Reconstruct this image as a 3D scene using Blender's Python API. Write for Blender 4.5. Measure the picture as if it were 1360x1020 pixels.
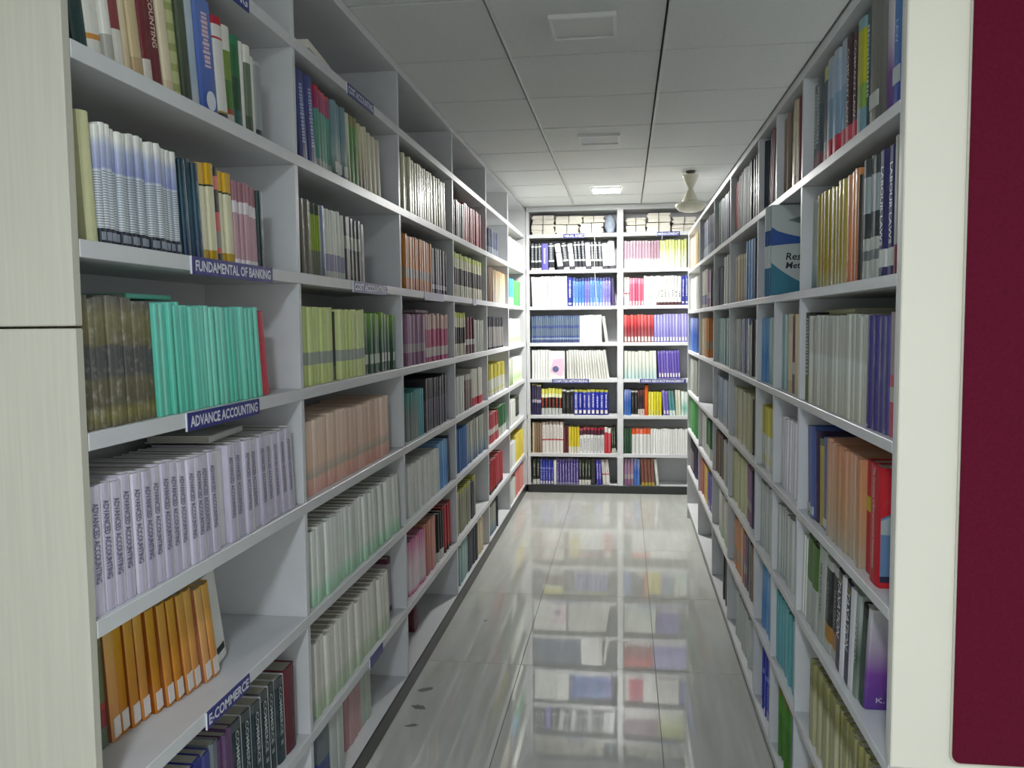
import bpy, bmesh, math, random
from mathutils import Matrix, Vector

random.seed(7)
scene = bpy.context.scene
COL = scene.collection
for o in list(bpy.data.objects):
    bpy.data.objects.remove(o)

# ------------------------------------------------------------------ camera
CAM_YAW, CAM_PITCH, CAM_ROLL, CAM_F = 0.1342, 0.0721, -0.0096, 1116.06   # focal length for 1360 px
cy, sy, cp, sp = math.cos(CAM_YAW), math.sin(CAM_YAW), math.cos(CAM_PITCH), math.sin(CAM_PITCH)
vr = Vector((cy, sy, 0)); vf = Vector((-sy * cp, cy * cp, -sp)); vu = vr.cross(vf)
cr, sr = math.cos(CAM_ROLL), math.sin(CAM_ROLL)
right = vr * cr + vu * sr; up = vu * cr - vr * sr
cam_data = bpy.data.cameras.new('camera')
cam_data.sensor_width = 36.0
cam_data.lens = CAM_F / 1360.0 * 36.0
cam_data.clip_start = 0.02
cam = bpy.data.objects.new('camera', cam_data)
m = Matrix.Identity(4)
for i in range(3):
    m[i][0] = right[i]; m[i][1] = up[i]; m[i][2] = -vf[i]
m[0][3], m[1][3], m[2][3] = 0, 0, 1.5
cam.matrix_world = m
COL.objects.link(cam)
scene.camera = cam

# ------------------------------------------------------------------ world and exposure
world = bpy.data.worlds.new('hall_ambient')
scene.world = world
world.use_nodes = True
wb = world.node_tree.nodes['Background']
wb.inputs[0].default_value = (0.91, 0.96, 0.96, 1)
wb.inputs[1].default_value = 1.08
scene.view_settings.view_transform = 'Standard'
scene.view_settings.look = 'None'
scene.view_settings.exposure = 0.15
scene.view_settings.gamma = 1.0
scene.view_settings.use_curve_mapping = False
LAMP_FAR, LAMP_NEAR = 480.0, 380.0     # emission of the lit LED panels

# ------------------------------------------------------------------ dimensions (metres)
XL, XR, YB = -0.874, 0.4697, 7.3416          # front planes: left bookcase, right rack, back bookcase
CEIL = 2.508
ZL = [0.055, 0.337, 0.675, 0.9943, 1.3113, 1.6284, 1.9445, 2.2518]   # shelf mid heights, left and back
TL = 0.030
ZR = [0.105, 0.395, 0.6844, 0.9701, 1.2733, 1.5699, 1.8686, 2.1545]  # right rack
TR = 0.022
LD = [1.2665, 2.1977, 3.2481, 4.2818, 5.3288, 6.3347, 7.3416]
RD = [6.4578, 5.5156, 4.6298, 3.9322, 3.1303, 2.7703, 2.3772, 1.5556]
BD = [-0.845, -0.0417, 0.762, 1.565]
DEP_L, DEP_R = 0.27, 0.27
ROWI = {'G': 0, 'F': 1, 'E': 2, 'D': 3, 'C': 4, 'B': 5, 'A': 6}

# ------------------------------------------------------------------ book styles and shelf rows
STYLES = {
 'dgreen': ('dark green hardback with a teal band', [(0, '1d3b3a'), (0.55, '2f8f6a'), (0.62, '23452c')], 'C', {}),
 'wgreen': ('white book with green upper spine and red mark', [(0, 'd8d6cc'), (0.12, 'c98a3a'), (0.16, 'dcdad0'), (0.42, 'b5382c'), (0.5, '4f8c3c')], 'C', {}),
 'gywhite': ('grey-white book with faint lettering', [(0, '9d9c92'), (0.2, 'cfcdc2'), (0.7, 'b9b7ac')], 'C', {'title': ('',)}),
 'marwhite': ('white-footed book with maroon upper spine', [(0, 'c9c6ba'), (0.28, '7d2b2e')], 'C', {}),
 'beige': ('plain beige book', [(0, 'c8b48e'), (0.5, 'd2c19c')], 'L', {}),
 'tan': ('tan book with a pale edge', [(0, 'b59d78'), (0.15, 'c9b690'), (0.75, 'bfa988')], 'C', {}),
 'marshort': ('shorter maroon book with a white foot', [(0, 'c9c2b8'), (0.2, '6b2028'), (0.9, '8a6a5a')], 'C', {}),
 'martext': ('maroon book lettered ACCOUNTING', [(0, '671f28')], 'C', {'text': ('ACCOUNTING', 'd9c9b4', 0.5)}),
 'beige2': ('pale beige thick book', [(0, 'bfae8c'), (0.1, 'cbbd9b'), (0.9, 'd8cfb0')], 'C', {}),
 'limecover': ('pale lime book with a green top band', [(0, 'b9bd86'), (0.88, 'c3c98a'), (0.9, '3f7a34')], 'C', {'stripes': (0.05, 0.88, 5, '97a060')}),
 'dgwhite': ('dark green book with a white edge', [(0, '2e3a2c'), (0.6, '48523f')], 'L', {}),
 'paleblue': ('pale blue-grey book', [(0, 'b9bdbd'), (0.3, '9fb0c4'), (0.7, 'b4c2cf')], 'L', {}),
 'bluethick': ('thick blue book with pale red lettering', [(0, '2a4e9c'), (0.5, '3a5fae'), (0.9, '4a6ab2')], 'L', {'mark': (0.4, 0.9, 'd9b8c0'), 'dot': 1}),
 'redtop': ('white book with a red top and dark foot', [(0, '23242a'), (0.06, 'a8923a'), (0.08, 'dcdad4'), (0.78, 'b02838'), (0.8, 'dcdad4'), (0.92, 'b02838')], 'C', {}),
 'greenwt': ('green book with a white top block', [(0, 'c4c2b4'), (0.1, '9a4a30'), (0.16, '48762c'), (0.45, '78903a'), (0.75, 'dcdcd0')], 'C', {}),
 'dgreen2': ('deep green book with lighter foot', [(0, '2a5a50'), (0.2, '1f4a2e'), (0.55, '2c6a40'), (0.9, '2f8058')], 'C', {}),
 'whitethin': ('thin white book', [(0, 'd6d6cc')], 'C', {}),
 'gygreen': ('grey-green book with white head', [(0, '3a4a36'), (0.2, '5a6a50'), (0.8, 'cfd0c2')], 'C', {}),
 'silver': ('silver-grey book with a dark foot', [(0, '2e3132'), (0.12, '8c9292'), (0.95, 'a5abab')], 'C', {}),
 'spiral': ('dark spiral-bound volume', [(0, '34352f'), (0.2, '5c5b48')], 'C', {}),
 'ycream': ('pale yellow-green booklet', [(0, 'c9c99a'), (0.6, 'd3d2a2')], 'L', {}),
 'bluestripe': ('white paperback with blue-grey fade and dark foot band', [(0, '1f2433'), (0.13, '1f2433'), (0.135, 'ccd2d2'), (0.62, 'c0c8d0'), (0.64, '8a94c0'), (0.82, 'aab2cc'), (0.92, 'dcdcd4'), (1, 'dedfd6')], 'L', {'stripes': (0.14, 0.62, 22, '767e8c'), 'sticker': (0.03, 0.1, '8a909c')}),
 'teal': ('glossy dark teal-blue book', [(0, '1c3350'), (0.5, '1f4a5c'), (0.9, '1a3a48')], 'L', {'gloss': 1}),
 'yelwhite': ('cream book with yellow head and foot', [(0, 'b8952a'), (0.1, 'd9d4b4'), (0.76, '2c2a22'), (0.78, 'd2a52e')], 'C', {}),
 'coral': ('dark book with coral blocks', [(0, '3a3630'), (0.08, 'c85a58'), (0.14, '8a8a7c'), (0.32, 'c85a58'), (0.52, '3c3a34'), (0.76, 'd06a66'), (0.9, '3c3a34')], 'C', {}),
 'pink': ('thin pale pink book with maroon lines', [(0, 'd9d2d2'), (0.06, 'b79098'), (0.62, 'd6cdd0'), (0.76, '9c6a74')], 'C', {}),
 'navygreen': ('dark navy-green glossy book', [(0, '1c2c38'), (0.6, '24403e')], 'L', {'gloss': 1}),
 'brownworn': ('worn brown-grey book with olive bands', [(0, '5c5640'), (0.1, '77703a'), (0.18, '57523e'), (0.36, '625d46'), (0.4, '4c4c4a'), (0.62, '4c4c4a'), (0.64, '665f42'), (0.85, '76704c'), (1, '5c5a54')], 'L', {'wear': 1}),
 'aqua': ('thin aqua-green paperback', [(0, '62bfa6'), (0.5, '6cc8b2'), (0.97, '74ccb8')], 'L', {'thinline': 1}),
 'greysep': ('grey divider folder among aqua paperbacks', [(0, '6f8088')], 'C', {}),
 'creamthin': ('thin cream booklet', [(0, 'd9d3ae')], 'C', {}),
 'red': ('leaning red booklet', [(0, 'c02c42'), (0.7, 'c43a4e')], 'C', {}),
 'lilac': ('thick lilac paperback lettered ADVANCED ACCOUNTING', [(0, 'b6aec2'), (0.5, 'c0b8ca'), (1, 'c4bece')], 'L', {'text': ('ADVANCED ACCOUNTING', '6a6080', 0.62, 'serif'), 'whiteedge': 1}),
 'lilacw': ('lilac paperback turned with white page edge out', [(0, 'd2ced2'), (0.5, 'dcd8dc')], 'L', {}),
 'patterned': ('red and green patterned booklet', [(0, '5a6a58'), (0.18, '8a3034'), (0.34, 'a83c3c'), (0.4, '66724c'), (0.9, '7a8660')], 'C', {}),
 'orange': ('orange-brown book with a white spine label', [(0, 'b8742a'), (0.5, 'cc8c34'), (1, 'd0a03c')], 'L', {'sticker': (0.03, 0.2, 'd8d0cc'), 'side': '96521f'}),
 'whitelean': ('white book leaning at the row end', [(0, 'd9dad4'), (0.9, 'e0e0da')], 'L', {'dark': 1}),
 'navy': ('navy blue hardback with pale lettering', [(0, '1e2560'), (0.6, '26307a')], 'L', {'mark': (0.3, 0.8, 'b0a878')}),
 'greyfold': ('grey folder', [(0, '6c7478')], 'C', {}),
 'maroonwhite': ('thin white book with purple upper block', [(0, 'c9c3ba'), (0.45, '5a3a62')], 'C', {}),
 'ecom': ('dark teal book lettered COMMERCE with white edge', [(0, '20343a'), (0.8, '1c2c30'), (0.9, '4a5050')], 'C', {'text': ('COMMERCE  II', 'c2c8c4', 0.68), 'whiteedge': 0.8}),
 'maroon': ('dark maroon book', [(0, '5a1e28'), (0.8, '6a2a34')], 'L', {}),
 'navy2': ('glossy navy book with pale lettering', [(0, '28306a'), (0.7, '30387a')], 'L', {'gloss': 1, 'mark': (0.2, 0.85, '9aa4c8')}),
 'pinkteal': ('teal book with a crimson head', [(0, '9aa49c'), (0.12, '54907c'), (0.6, '4f9486'), (0.72, '9c2f5c'), (0.94, 'b8324a')], 'C', {}),
 'greyteal': ('grey-teal book with white label', [(0, '4c5a5c'), (0.3, '8ca09c'), (0.6, '6a8890')], 'L', {'sticker': (0.06, 0.2, 'cfd2c8')}),
 'whgreen': ('white book fading to green', [(0, '6a8a3c'), (0.5, 'c4cbb2'), (1, 'ccd2c2')], 'L', {}),
 'green': ('bright green book', [(0, '3c7a1e'), (0.6, '4c8a28'), (0.85, '7a7a3a')], 'C', {}),
 'brownb': ('brown-beige worn book', [(0, '5c5034'), (0.4, 'a09468'), (0.8, 'c0b890')], 'L', {'wear': 1}),
 'creamw': ('cream book with dotted worn spine', [(0, 'b4ad8c'), (0.6, 'c6c0a2')], 'L', {'wear': 1}),
 'dkbrown': ('dark brown-grey glossy book', [(0, '4a463c'), (0.4, '55503f')], 'L', {'gloss': 1}),
 'ygreen': ('grey book with yellow-green upper spine', [(0, '6a6c58'), (0.35, '8aa038'), (0.85, '3a4630')], 'C', {}),
 'bluegrey': ('blue-grey book', [(0, '5a6480'), (0.5, '7a86a0')], 'L', {'gloss': 1}),
 'whitegrey': ('white book with a grey-purple foot block', [(0, 'babab0'), (0.1, '8c8aa0'), (0.35, 'cfd0c4')], 'C', {}),
 'dkgrey': ('dark grey book with pale strips', [(0, '3c4040'), (0.5, '7c8478'), (0.7, '3c4244')], 'C', {'gloss': 1}),
 'lime': ('pale lime-green paperback with a grey label band', [(0, 'c4d084'), (0.26, '98a094'), (0.42, 'c8d48a'), (1, 'd2de98')], 'C', {}),
 'gapdark': ('dark purple folder between lime paperbacks', [(0, '6a6a6c'), (0.2, '3a3a5c'), (0.42, '2c302c')], 'C', {}),
 'dkgrad': ('dark green paperback fading to lime, white label', [(0, '2a4a34'), (0.5, '2f5a38'), (0.8, '5c8c3c'), (1, '7aa83c')], 'L', {'sticker': (0.16, 0.32, 'c4ccbc'), 'gloss': 1}),
 'peach': ('peach-pink paperback with grey label band', [(0, 'd8a090'), (0.2, 'dcae9a'), (0.24, 'b4a898'), (0.4, 'dfbaa4'), (1, 'e4c8b2')], 'L', {}),
 'mint': ('white paperback fading to mint green', [(0, '9cc8a4'), (0.14, 'aed2b6'), (0.3, 'd2d8cc'), (1, 'dee0d8')], 'L', {}),
 'mint2': ('cream-white paperback with greenish foot', [(0, 'b0c4a2'), (0.2, 'c0c8b2'), (0.34, 'd8d6ca'), (1, 'e0dcd2')], 'L', {}),
 'mframe': ('maroon-bordered booklet', [(0, '5c2a44'), (0.1, 'a898a0'), (0.9, '5c2a44')], 'C', {}),
 'bluefold': ('blue and grey patterned booklet', [(0, '2f4478'), (0.55, '38508c'), (0.58, '6c7478')], 'C', {}),
 'grwhite': ('grey-white paperback', [(0, 'b2b8b4'), (0.5, 'c4c8c2')], 'L', {}),
 'pinkpale': ('dusty pink paperback', [(0, 'b88c8c'), (0.5, 'bc9494')], 'L', {}),
 'cream': ('', [(0, 'b8b692'), (0.5, 'c2c09c')], 'L', {'gloss': 1}),
 'orangeg': ('', [(0, 'c07a34'), (0.2, 'c07a34'), (0.22, 'a08c70'), (0.38, 'a08c70'), (0.4, 'cc8238')], 'C', {'gloss': 1}),
 'navyg': ('', [(0, '1c2838'), (0.1, '8a9096'), (0.2, '22303c'), (0.7, '1e2c34')], 'C', {'gloss': 1}),
 'mauve': ('', [(0, '8c6480'), (0.25, 'a89aa0'), (0.42, '9a7690')], 'C', {}),
 'rose': ('', [(0, 'b0507a'), (0.1, 'c8bcb8'), (0.3, 'b85878'), (0.68, 'c8a8a0')], 'C', {}),
 'tealgrey': ('', [(0, '8a938c'), (0.5, '7a8480'), (0.9, '4a8a80')], 'L', {}),
 'turq': ('', [(0, '5aa0a8'), (0.7, '62aab0')], 'L', {}),
 'purpblack': ('', [(0, '3c3c4c'), (0.25, '4a4656'), (0.6, '26262e')], 'C', {'gloss': 1}),
 'whiteg': ('', [(0, 'ccd0c8'), (0.8, 'd6d8d0')], 'L', {}),
 'sky': ('', [(0, '5a94cc'), (0.4, '4a88c4'), (0.8, '70a4d0')], 'L', {}),
 'skydark': ('', [(0, '26304c')], 'C', {}),
 'pinkgrad': ('', [(0, 'c23a78'), (0.12, 'd4c8cc'), (0.5, 'dcc4cc'), (1, 'cc6c98')], 'L', {}),
 'salmon': ('', [(0, 'b8747a'), (0.5, 'c07c68')], 'L', {}),
 'blackw': ('', [(0, 'c0bcb8'), (0.2, '1e1c1e')], 'C', {}),
 'crimson': ('', [(0, '3a2024'), (0.1, 'b0202c'), (0.8, 'a82030')], 'C', {}),
 'marbook': ('', [(0, '5c2030')], 'C', {}),
 'black': ('', [(0, '2a2a2e'), (0.8, '302e30')], 'C', {'gloss': 1}),
 'redthick': ('', [(0, 'a01830')], 'C', {'gloss': 1}),
 'ybw': ('', [(0, 'bcbca8'), (0.28, '241e1c'), (0.66, 'c6c8a0'), (0.88, 'b8c440')], 'C', {}),
 'maroong': ('', [(0, '6a4c50'), (0.25, 'b8b4b4'), (0.4, '66242c')], 'C', {}),
 'gwhite': ('', [(0, 'a8aca4'), (0.6, 'bcc0b8')], 'L', {}),
 'brnlines': ('', [(0, '7c6a68'), (0.6, '86786c'), (0.85, 'b4b0a8')], 'C', {}),
 'wredfoot': ('', [(0, 'b02c3c'), (0.22, 'c2c2b6')], 'C', {}),
 'blue': ('', [(0, '1f5c96'), (0.8, '2a68a4')], 'L', {}),
 'greyblue': ('', [(0, '5a7494'), (0.2, '8a9aa0'), (0.5, 'a8aca0')], 'L', {}),
 'greyyel': ('', [(0, '8c8c74'), (0.8, '98967c'), (0.92, 'a8ac48')], 'C', {}),
 'tealw': ('', [(0, '8cacac'), (0.5, 'a0bcb8')], 'L', {}),
 'navyk': ('', [(0, '23283c')], 'C', {}),
 'dblue': ('', [(0, '8c98a4'), (0.3, '4c5878'), (0.7, '3c4668')], 'C', {}),
 'tanw': ('', [(0, 'ccc8bc'), (0.6, 'ccc0a4'), (0.9, 'c0a47c')], 'L', {}),
 'kgrey': ('', [(0, '2a2a34'), (0.06, '908c88'), (0.7, '26262e')], 'C', {}),
 'wyel': ('', [(0, 'ccccc4'), (0.1, 'c8c890'), (0.2, 'cccec2'), (0.55, 'c4b83c')], 'C', {}),
 'redgreen': ('', [(0, 'b44048'), (0.3, 'cac4bc'), (0.5, 'a83840')], 'C', {}),
 'greenw': ('', [(0, 'ccd2c8'), (0.3, '2c6a3c')], 'C', {}),
 'limew': ('', [(0, 'd6dcc6'), (0.2, 'b8d09a'), (0.5, 'dce0d8')], 'L', {}),
 'brightgreen': ('', [(0, '4a9a58'), (0.5, '58a45c')], 'L', {}),
 'cyan': ('', [(0, '9cc0d4'), (0.3, '2c90c0')], 'C', {}),
 'yellow': ('', [(0, 'd4bc38'), (0.8, 'dcc84c')], 'L', {}),
 'coralr': ('', [(0, 'd0766c'), (0.6, 'd48478')], 'L', {}),
 'vbblack': ('', [(0, 'd0d0cc'), (0.08, '20222a'), (0.3, 'c8ccc8'), (0.36, '2a2e38'), (0.85, 'd2d4d0'), (0.9, '2a2c34')], 'C', {'checker': 1}),
 'vbwhite': ('', [(0, '30303a'), (0.12, 'd6d8d6'), (0.6, '8c9098'), (0.65, 'dcdedc'), (0.95, '2c2c34')], 'C', {}),
 'violet': ('', [(0, '4a40a8'), (0.6, '5c54b8')], 'L', {'mark': (0.25, 0.85, 'ccccd8')}),
 'mauvew': ('', [(0, 'dcd8d4'), (0.3, 'ccc4c4'), (0.35, 'a88c98'), (0.95, 'b8a0a8')], 'C', {'mark': (0.4, 0.9, '8c7080')}),
 'yelgreenw': ('', [(0, 'e0e4d8'), (0.6, 'd8dca8'), (0.7, 'c8d084')], 'L', {}),
 'white': ('', [(0, 'e2e2de'), (0.9, 'e6e6e2')], 'L', {}),
 'navyv': ('', [(0, '2c3488'), (0.9, '343c94')], 'L', {'sticker': (0.06, 0.12, 'd8d0cc'), 'mark': (0.3, 0.9, 'ccccd8')}),
 'bluepurp': ('', [(0, '4a7cc4'), (0.7, '5c8ccc'), (0.88, '2c3c70')], 'C', {'sticker': (0.02, 0.12, 'd8d0cc'), 'mark': (0.3, 0.8, '26307a')}),
 'lavblue': ('', [(0, '7a74bc'), (0.6, '8c88c8'), (0.88, '3c3870')], 'C', {'sticker': (0.02, 0.12, 'd8d0cc'), 'mark': (0.3, 0.8, '3c3870')}),
 'dpurple': ('', [(0, '3c2c5c'), (0.7, '2c2444')], 'C', {}),
 'pinkred': ('', [(0, 'c8506c'), (0.8, 'd4788c')], 'C', {'sticker': (0.03, 0.16, 'd8d0cc')}),
 'whiteblk': ('', [(0, '4c2c30'), (0.1, 'e0deda'), (0.82, 'e0deda'), (0.95, 'e0deda')], 'C', {'mark': (0.28, 0.5, '34343c')}),
 'steel': ('', [(0, '3c4870'), (0.12, '8c9cac'), (0.18, '3c4c84'), (0.26, '5c6c80'), (0.54, '3c4c84'), (0.64, '5c6c80'), (0.94, '4c5c84')], 'C', {}),
 'redgrad': ('', [(0, '8c6868'), (0.26, '94484c'), (0.5, '8c3038'), (0.75, 'c84c50'), (1, 'cc6058')], 'L', {'sticker': (0.04, 0.2, 'd8d0cc')}),
 'lavender': ('', [(0, '7c78b8'), (0.24, '8c88c8'), (0.7, 'a8a4d8')], 'L', {'sticker': (0.04, 0.18, 'd8d0cc')}),
 'wgrey': ('', [(0, 'd4d4cc'), (0.5, 'c8c8c0'), (1, 'dadad4')], 'L', {}),
 'wteal': ('', [(0, 'a8c4c4'), (0.5, 'd4d8cc'), (1, 'dcdcd0')], 'L', {}),
 'purple': ('', [(0, '5c4ca0'), (0.2, '6c5cb0'), (0.9, '8478c0')], 'C', {'sticker': (0.06, 0.2, 'd8d0cc')}),
 'purpw': ('', [(0, '2c2450'), (0.4, 'b0a4b4'), (0.5, '3c3450'), (0.95, 'b8b870')], 'C', {}),
 'yelblkred': ('', [(0, 'b0b4b0'), (0.26, '201c1c'), (0.66, 'd8d8b0'), (0.8, 'c8c440')], 'C', {'mark': (0.3, 0.62, 'c84828')}),
 'blacks': ('', [(0, 'c8c8c8'), (0.04, '20201e'), (0.9, 'c0c0b8'), (0.96, '20201e')], 'C', {'mark': (0.3, 0.75, '5c5c5c')}),
 'blueyel': ('', [(0, '2c2c80'), (0.2, '2c34a0'), (0.85, '2c34a0'), (0.9, 'a8a840')], 'C', {'sticker': (0.06, 0.2, 'd8d0cc'), 'mark': (0.3, 0.8, 'ccccd8')}),
 'blue2': ('', [(0, '4c7cc4'), (0.5, '3c64b8'), (0.9, '8c9cd0')], 'L', {}),
 'dkred': ('', [(0, 'c4b8b0'), (0.25, '34242a'), (0.8, '5c3030')], 'C', {}),
 'orangered': ('', [(0, 'c84c24'), (0.5, 'd86830')], 'L', {}),
 'yellowb': ('', [(0, 'c8c060'), (0.3, 'd8cc28'), (0.8, 'd4cc34')], 'L', {}),
 'tealb': ('', [(0, 'c8d4d0'), (0.2, '4c8c90'), (0.7, '5c8480')], 'C', {}),
 'creamg': ('', [(0, 'c4ccb4'), (0.5, 'ccd0b8'), (0.9, 'd8d8c8')], 'L', {}),
 'mintg': ('', [(0, 'c4d4cc'), (0.3, '7cb8a4'), (0.7, 'dce4dc')], 'L', {}),
 'brown': ('', [(0, '7c6450'), (0.5, '8c7460')], 'L', {}),
 'wredline': ('', [(0, 'dcd8d4'), (0.4, 'b05050'), (0.45, 'dcd8d4'), (0.9, 'b8a8a0')], 'C', {'mark': (0.5, 0.85, 'a8a09c')}),
 'yelw': ('', [(0, 'd8d4c4'), (0.25, 'd4c038'), (0.9, 'd0b838')], 'C', {}),
 'wmartop': ('', [(0, 'd8d8d8'), (0.6, 'e0e0dc'), (0.72, '4c2030'), (0.92, 'b02c44')], 'C', {'mark': (0.1, 0.6, '8c8a84')}),
 'redw': ('', [(0, 'c02c38'), (0.3, 'c43440'), (0.8, 'dcd4d0')], 'C', {}),
 'dkgreen': ('', [(0, '23402c'), (0.6, '2f5438')], 'L', {}),
 'worange': ('', [(0, 'd8d8d4'), (0.7, 'dcdcd8'), (0.78, 'd85c30')], 'C', {}),
 'kgreen': ('', [(0, 'd0d0c8'), (0.2, '20241e'), (0.7, '3c4434')], 'C', {'mark': (0.35, 0.85, 'a8ac9c')}),
 'bluedot': ('', [(0, '3440a8'), (0.6, '7c84c8'), (0.68, '3440a8')], 'C', {'sticker': (0.02, 0.14, 'd8d0cc'), 'mark': (0.2, 0.55, 'a8acd8')}),
 'purpline': ('', [(0, '8c88b0'), (0.1, '4c3c8c'), (0.9, '6c5c98')], 'C', {'mark': (0.15, 0.85, 'b8b4d0')}),
 'brred': ('', [(0, 'b8a040'), (0.12, '7c4c40'), (0.8, '8c5c48')], 'C', {}),
 'mustard': ('mustard-yellow book in clear plastic wrap', [(0, 'aaa070'), (0.2, 'a08c34'), (0.9, 'ae9a3a')], 'L', {'gloss': 1}),
 'orange3': ('orange book with red flecks', [(0, 'b8602a'), (0.3, 'c4702c'), (0.8, 'cc8440')], 'L', {'gloss': 1}),
 'darkthin': ('thin black book', [(0, '26221e'), (0.3, '2e2a26')], 'C', {}),
 'kwb': ('black and white book with white label blocks', [(0, 'b0b4ac'), (0.16, '6a7070'), (0.24, 'b4b8b0'), (0.34, '2c3436'), (0.55, '9aa4a4'), (0.85, '40484a')], 'C', {}),
 'labour': ('navy blue book lettered LABOUR LAWS', [(0, '2a2c60'), (0.08, 'c8ccc8'), (0.22, '2a2c60')], 'C', {'text': ('LABOUR LAWS', 'd0d4d8', 0.62)}),
 'whitered': ('white book with a red foot', [(0, '7c2030'), (0.22, 'a8aca0')], 'C', {}),
 'tealthin': ('thin white book with a teal foot', [(0, '5c7c80'), (0.3, 'b0b8b0')], 'L', {}),
 'lawsgrey': ('dark grey book with white lettering and rosy foot', [(0, '8c5860'), (0.2, '4c5860'), (0.7, '5a646a')], 'C', {'mark': (0.3, 0.9, 'a8acac'), 'gloss': 1}),
 'dkyellow': ('dark navy book with a yellow head', [(0, '6a3038'), (0.14, '24283c'), (0.86, 'b4b83c')], 'C', {'gloss': 1}),
 'skyred': ('sky-blue book with skyline and red foot', [(0, 'c02440'), (0.2, 'c02440'), (0.21, '7c98b0'), (0.6, '9cacc0'), (0.9, 'a8b4bc')], 'C', {'gloss': 1}),
 'company': ('dark maroon book lettered COMPANY LAW', [(0, 'c02440'), (0.19, 'c02440'), (0.2, '3c1c24')], 'C', {'text': ('COMPANY LAW', 'd0c4c0', 0.66)}),
 'tealyel': ('teal-blue book with yellow panel', [(0, '7ca0ac'), (0.25, '86a850'), (0.45, 'b8b838'), (0.9, '84aab0')], 'C', {'gloss': 1}),
 'dkgt': ('dark green-grey lettered book', [(0, '34484a'), (0.6, '4a5a58')], 'L', {'mark': (0.3, 0.9, 'b0b8b0')}),
 'greythick': ('thick grey book with a white label', [(0, '5c5a54'), (0.8, '6c6a64')], 'L', {'sticker': (0.14, 0.26, 'b8bab4'), 'gloss': 1}),
 'purpwhite': ('white book fading to purple', [(0, '5c3c80'), (0.35, '7c548c'), (0.6, 'b8b0b8'), (1, 'c4c4c4')], 'L', {}),
 'bluelaw': ('bright blue book lettered LAW with white label', [(0, '2c3ca0'), (0.5, '2c6cb4'), (1, '3474b8')], 'L', {'text': ('LAW', 'b0c8dc', 0.16), 'sticker': (0.2, 0.32, 'b4bcbc'), 'gloss': 1}),
 'browngrey': ('brown-grey book at the rack end', [(0, '5c6c3c'), (0.12, '5a4c58'), (0.4, '6c5850'), (0.8, '584840')], 'C', {}),
 'olivedark': ('dark olive book with white lettering', [(0, '6a7024'), (0.3, '2c2e24'), (0.8, '34362a')], 'C', {'mark': (0.3, 0.95, 'b8b8ac')}),
 'palewhite': ('pale grey-white paperback with fine lettering', [(0, 'b2b0a0'), (0.3, 'b4b4a8'), (0.55, 'bac0b6'), (0.6, 'acaca2'), (1, 'b0b2a8')], 'L', {'thinline': 1}),
 'indigo': ('indigo book in wrinkled plastic', [(0, '3a3470'), (0.7, '403a78')], 'L', {'gloss': 1}),
 'redgreyfoot': ('grey-pink book with red blocks', [(0, 'b0284a'), (0.28, 'a4a49c'), (0.4, 'b0284a'), (0.5, '8c7c80')], 'C', {}),
 'royal': ('royal blue book with white label', [(0, '2c4890'), (0.6, '2f4c98')], 'L', {'gloss': 1, 'sticker': (0.03, 0.12, 'c0c4c4')}),
 'plumthin': ('thin dark plum book', [(0, '3c2c4c')], 'C', {}),
 'yellowr': ('yellow book', [(0, 'b09c28'), (0.8, 'b8a42c'), (0.92, '5c6c3c')], 'C', {}),
 'peachr': ('peach-tan paperback with fine print', [(0, 'a89a84'), (0.3, 'b08c6a'), (0.7, 'bc8a68'), (1, 'c08868')], 'L', {'thinline': 1, 'gloss': 1}),
 'reddiam': ('red book with a yellow diamond', [(0, 'b8202c'), (0.5, 'b8202c'), (0.55, 'c8b828'), (0.68, 'b8202c')], 'C', {}),
 'redent': ('thick red book lettered ENTREPRENEURIAL DEVELOPMENT', [(0, 'b8202c')], 'C', {'text': ('The Dynamics of Entrepreneurial Development', 'd0bcb4', 0.85, 'serif')}),
 'grwcover': ('white book with green upper block', [(0, 'b4b8b0'), (0.45, 'b8bcb4'), (0.5, '4c7430'), (0.9, '4c7430')], 'C', {}),
 'service': ('white book lettered SERVICE TAX', [(0, 'b0b4ac'), (0.8, 'bcc0b8')], 'L', {'text': ('SERVICE TAX', '3c4044', 0.55, 'serif')}),
 'taxblack': ('black book lettered TAXATION with orange foot', [(0, 'b0b0a8'), (0.12, 'a87834'), (0.3, '23282c'), (0.9, 'b8bcb8')], 'C', {'text': ('TAXATION', '8c9494', 0.4, 'serif')}),
 'taxnavy': ('navy book lettered TAXATION in bold white', [(0, '24284c'), (0.3, '343460'), (0.5, '20243c'), (0.9, '6c7024'), (0.94, '20243c')], 'C', {'text': ('TAXATION', 'd8dcdc', 0.58, 'bi'), 'whiteedge': 1}),
 'taxgreen': ('grey-green book lettered TAXATION', [(0, '8c988c'), (0.4, '4c5c50'), (0.8, '9ca49c')], 'L', {'text': ('TAXATION', 'c4ccc4', 0.45)}),
 'dgreenr': ('dark green hardback', [(0, '2c4438'), (0.6, '34483c'), (0.9, '1c2420')], 'C', {}),
 'olive': ('pale olive paperback with dotted print', [(0, 'a4a078'), (0.6, 'a8a67c'), (0.75, '6c6a34'), (1, '8c8a50')], 'L', {'wear': 1}),
 'greenbk': ('greenish-white booklet', [(0, 'b0beb0'), (0.5, 'c2cabc')], 'L', {}),
}
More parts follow.
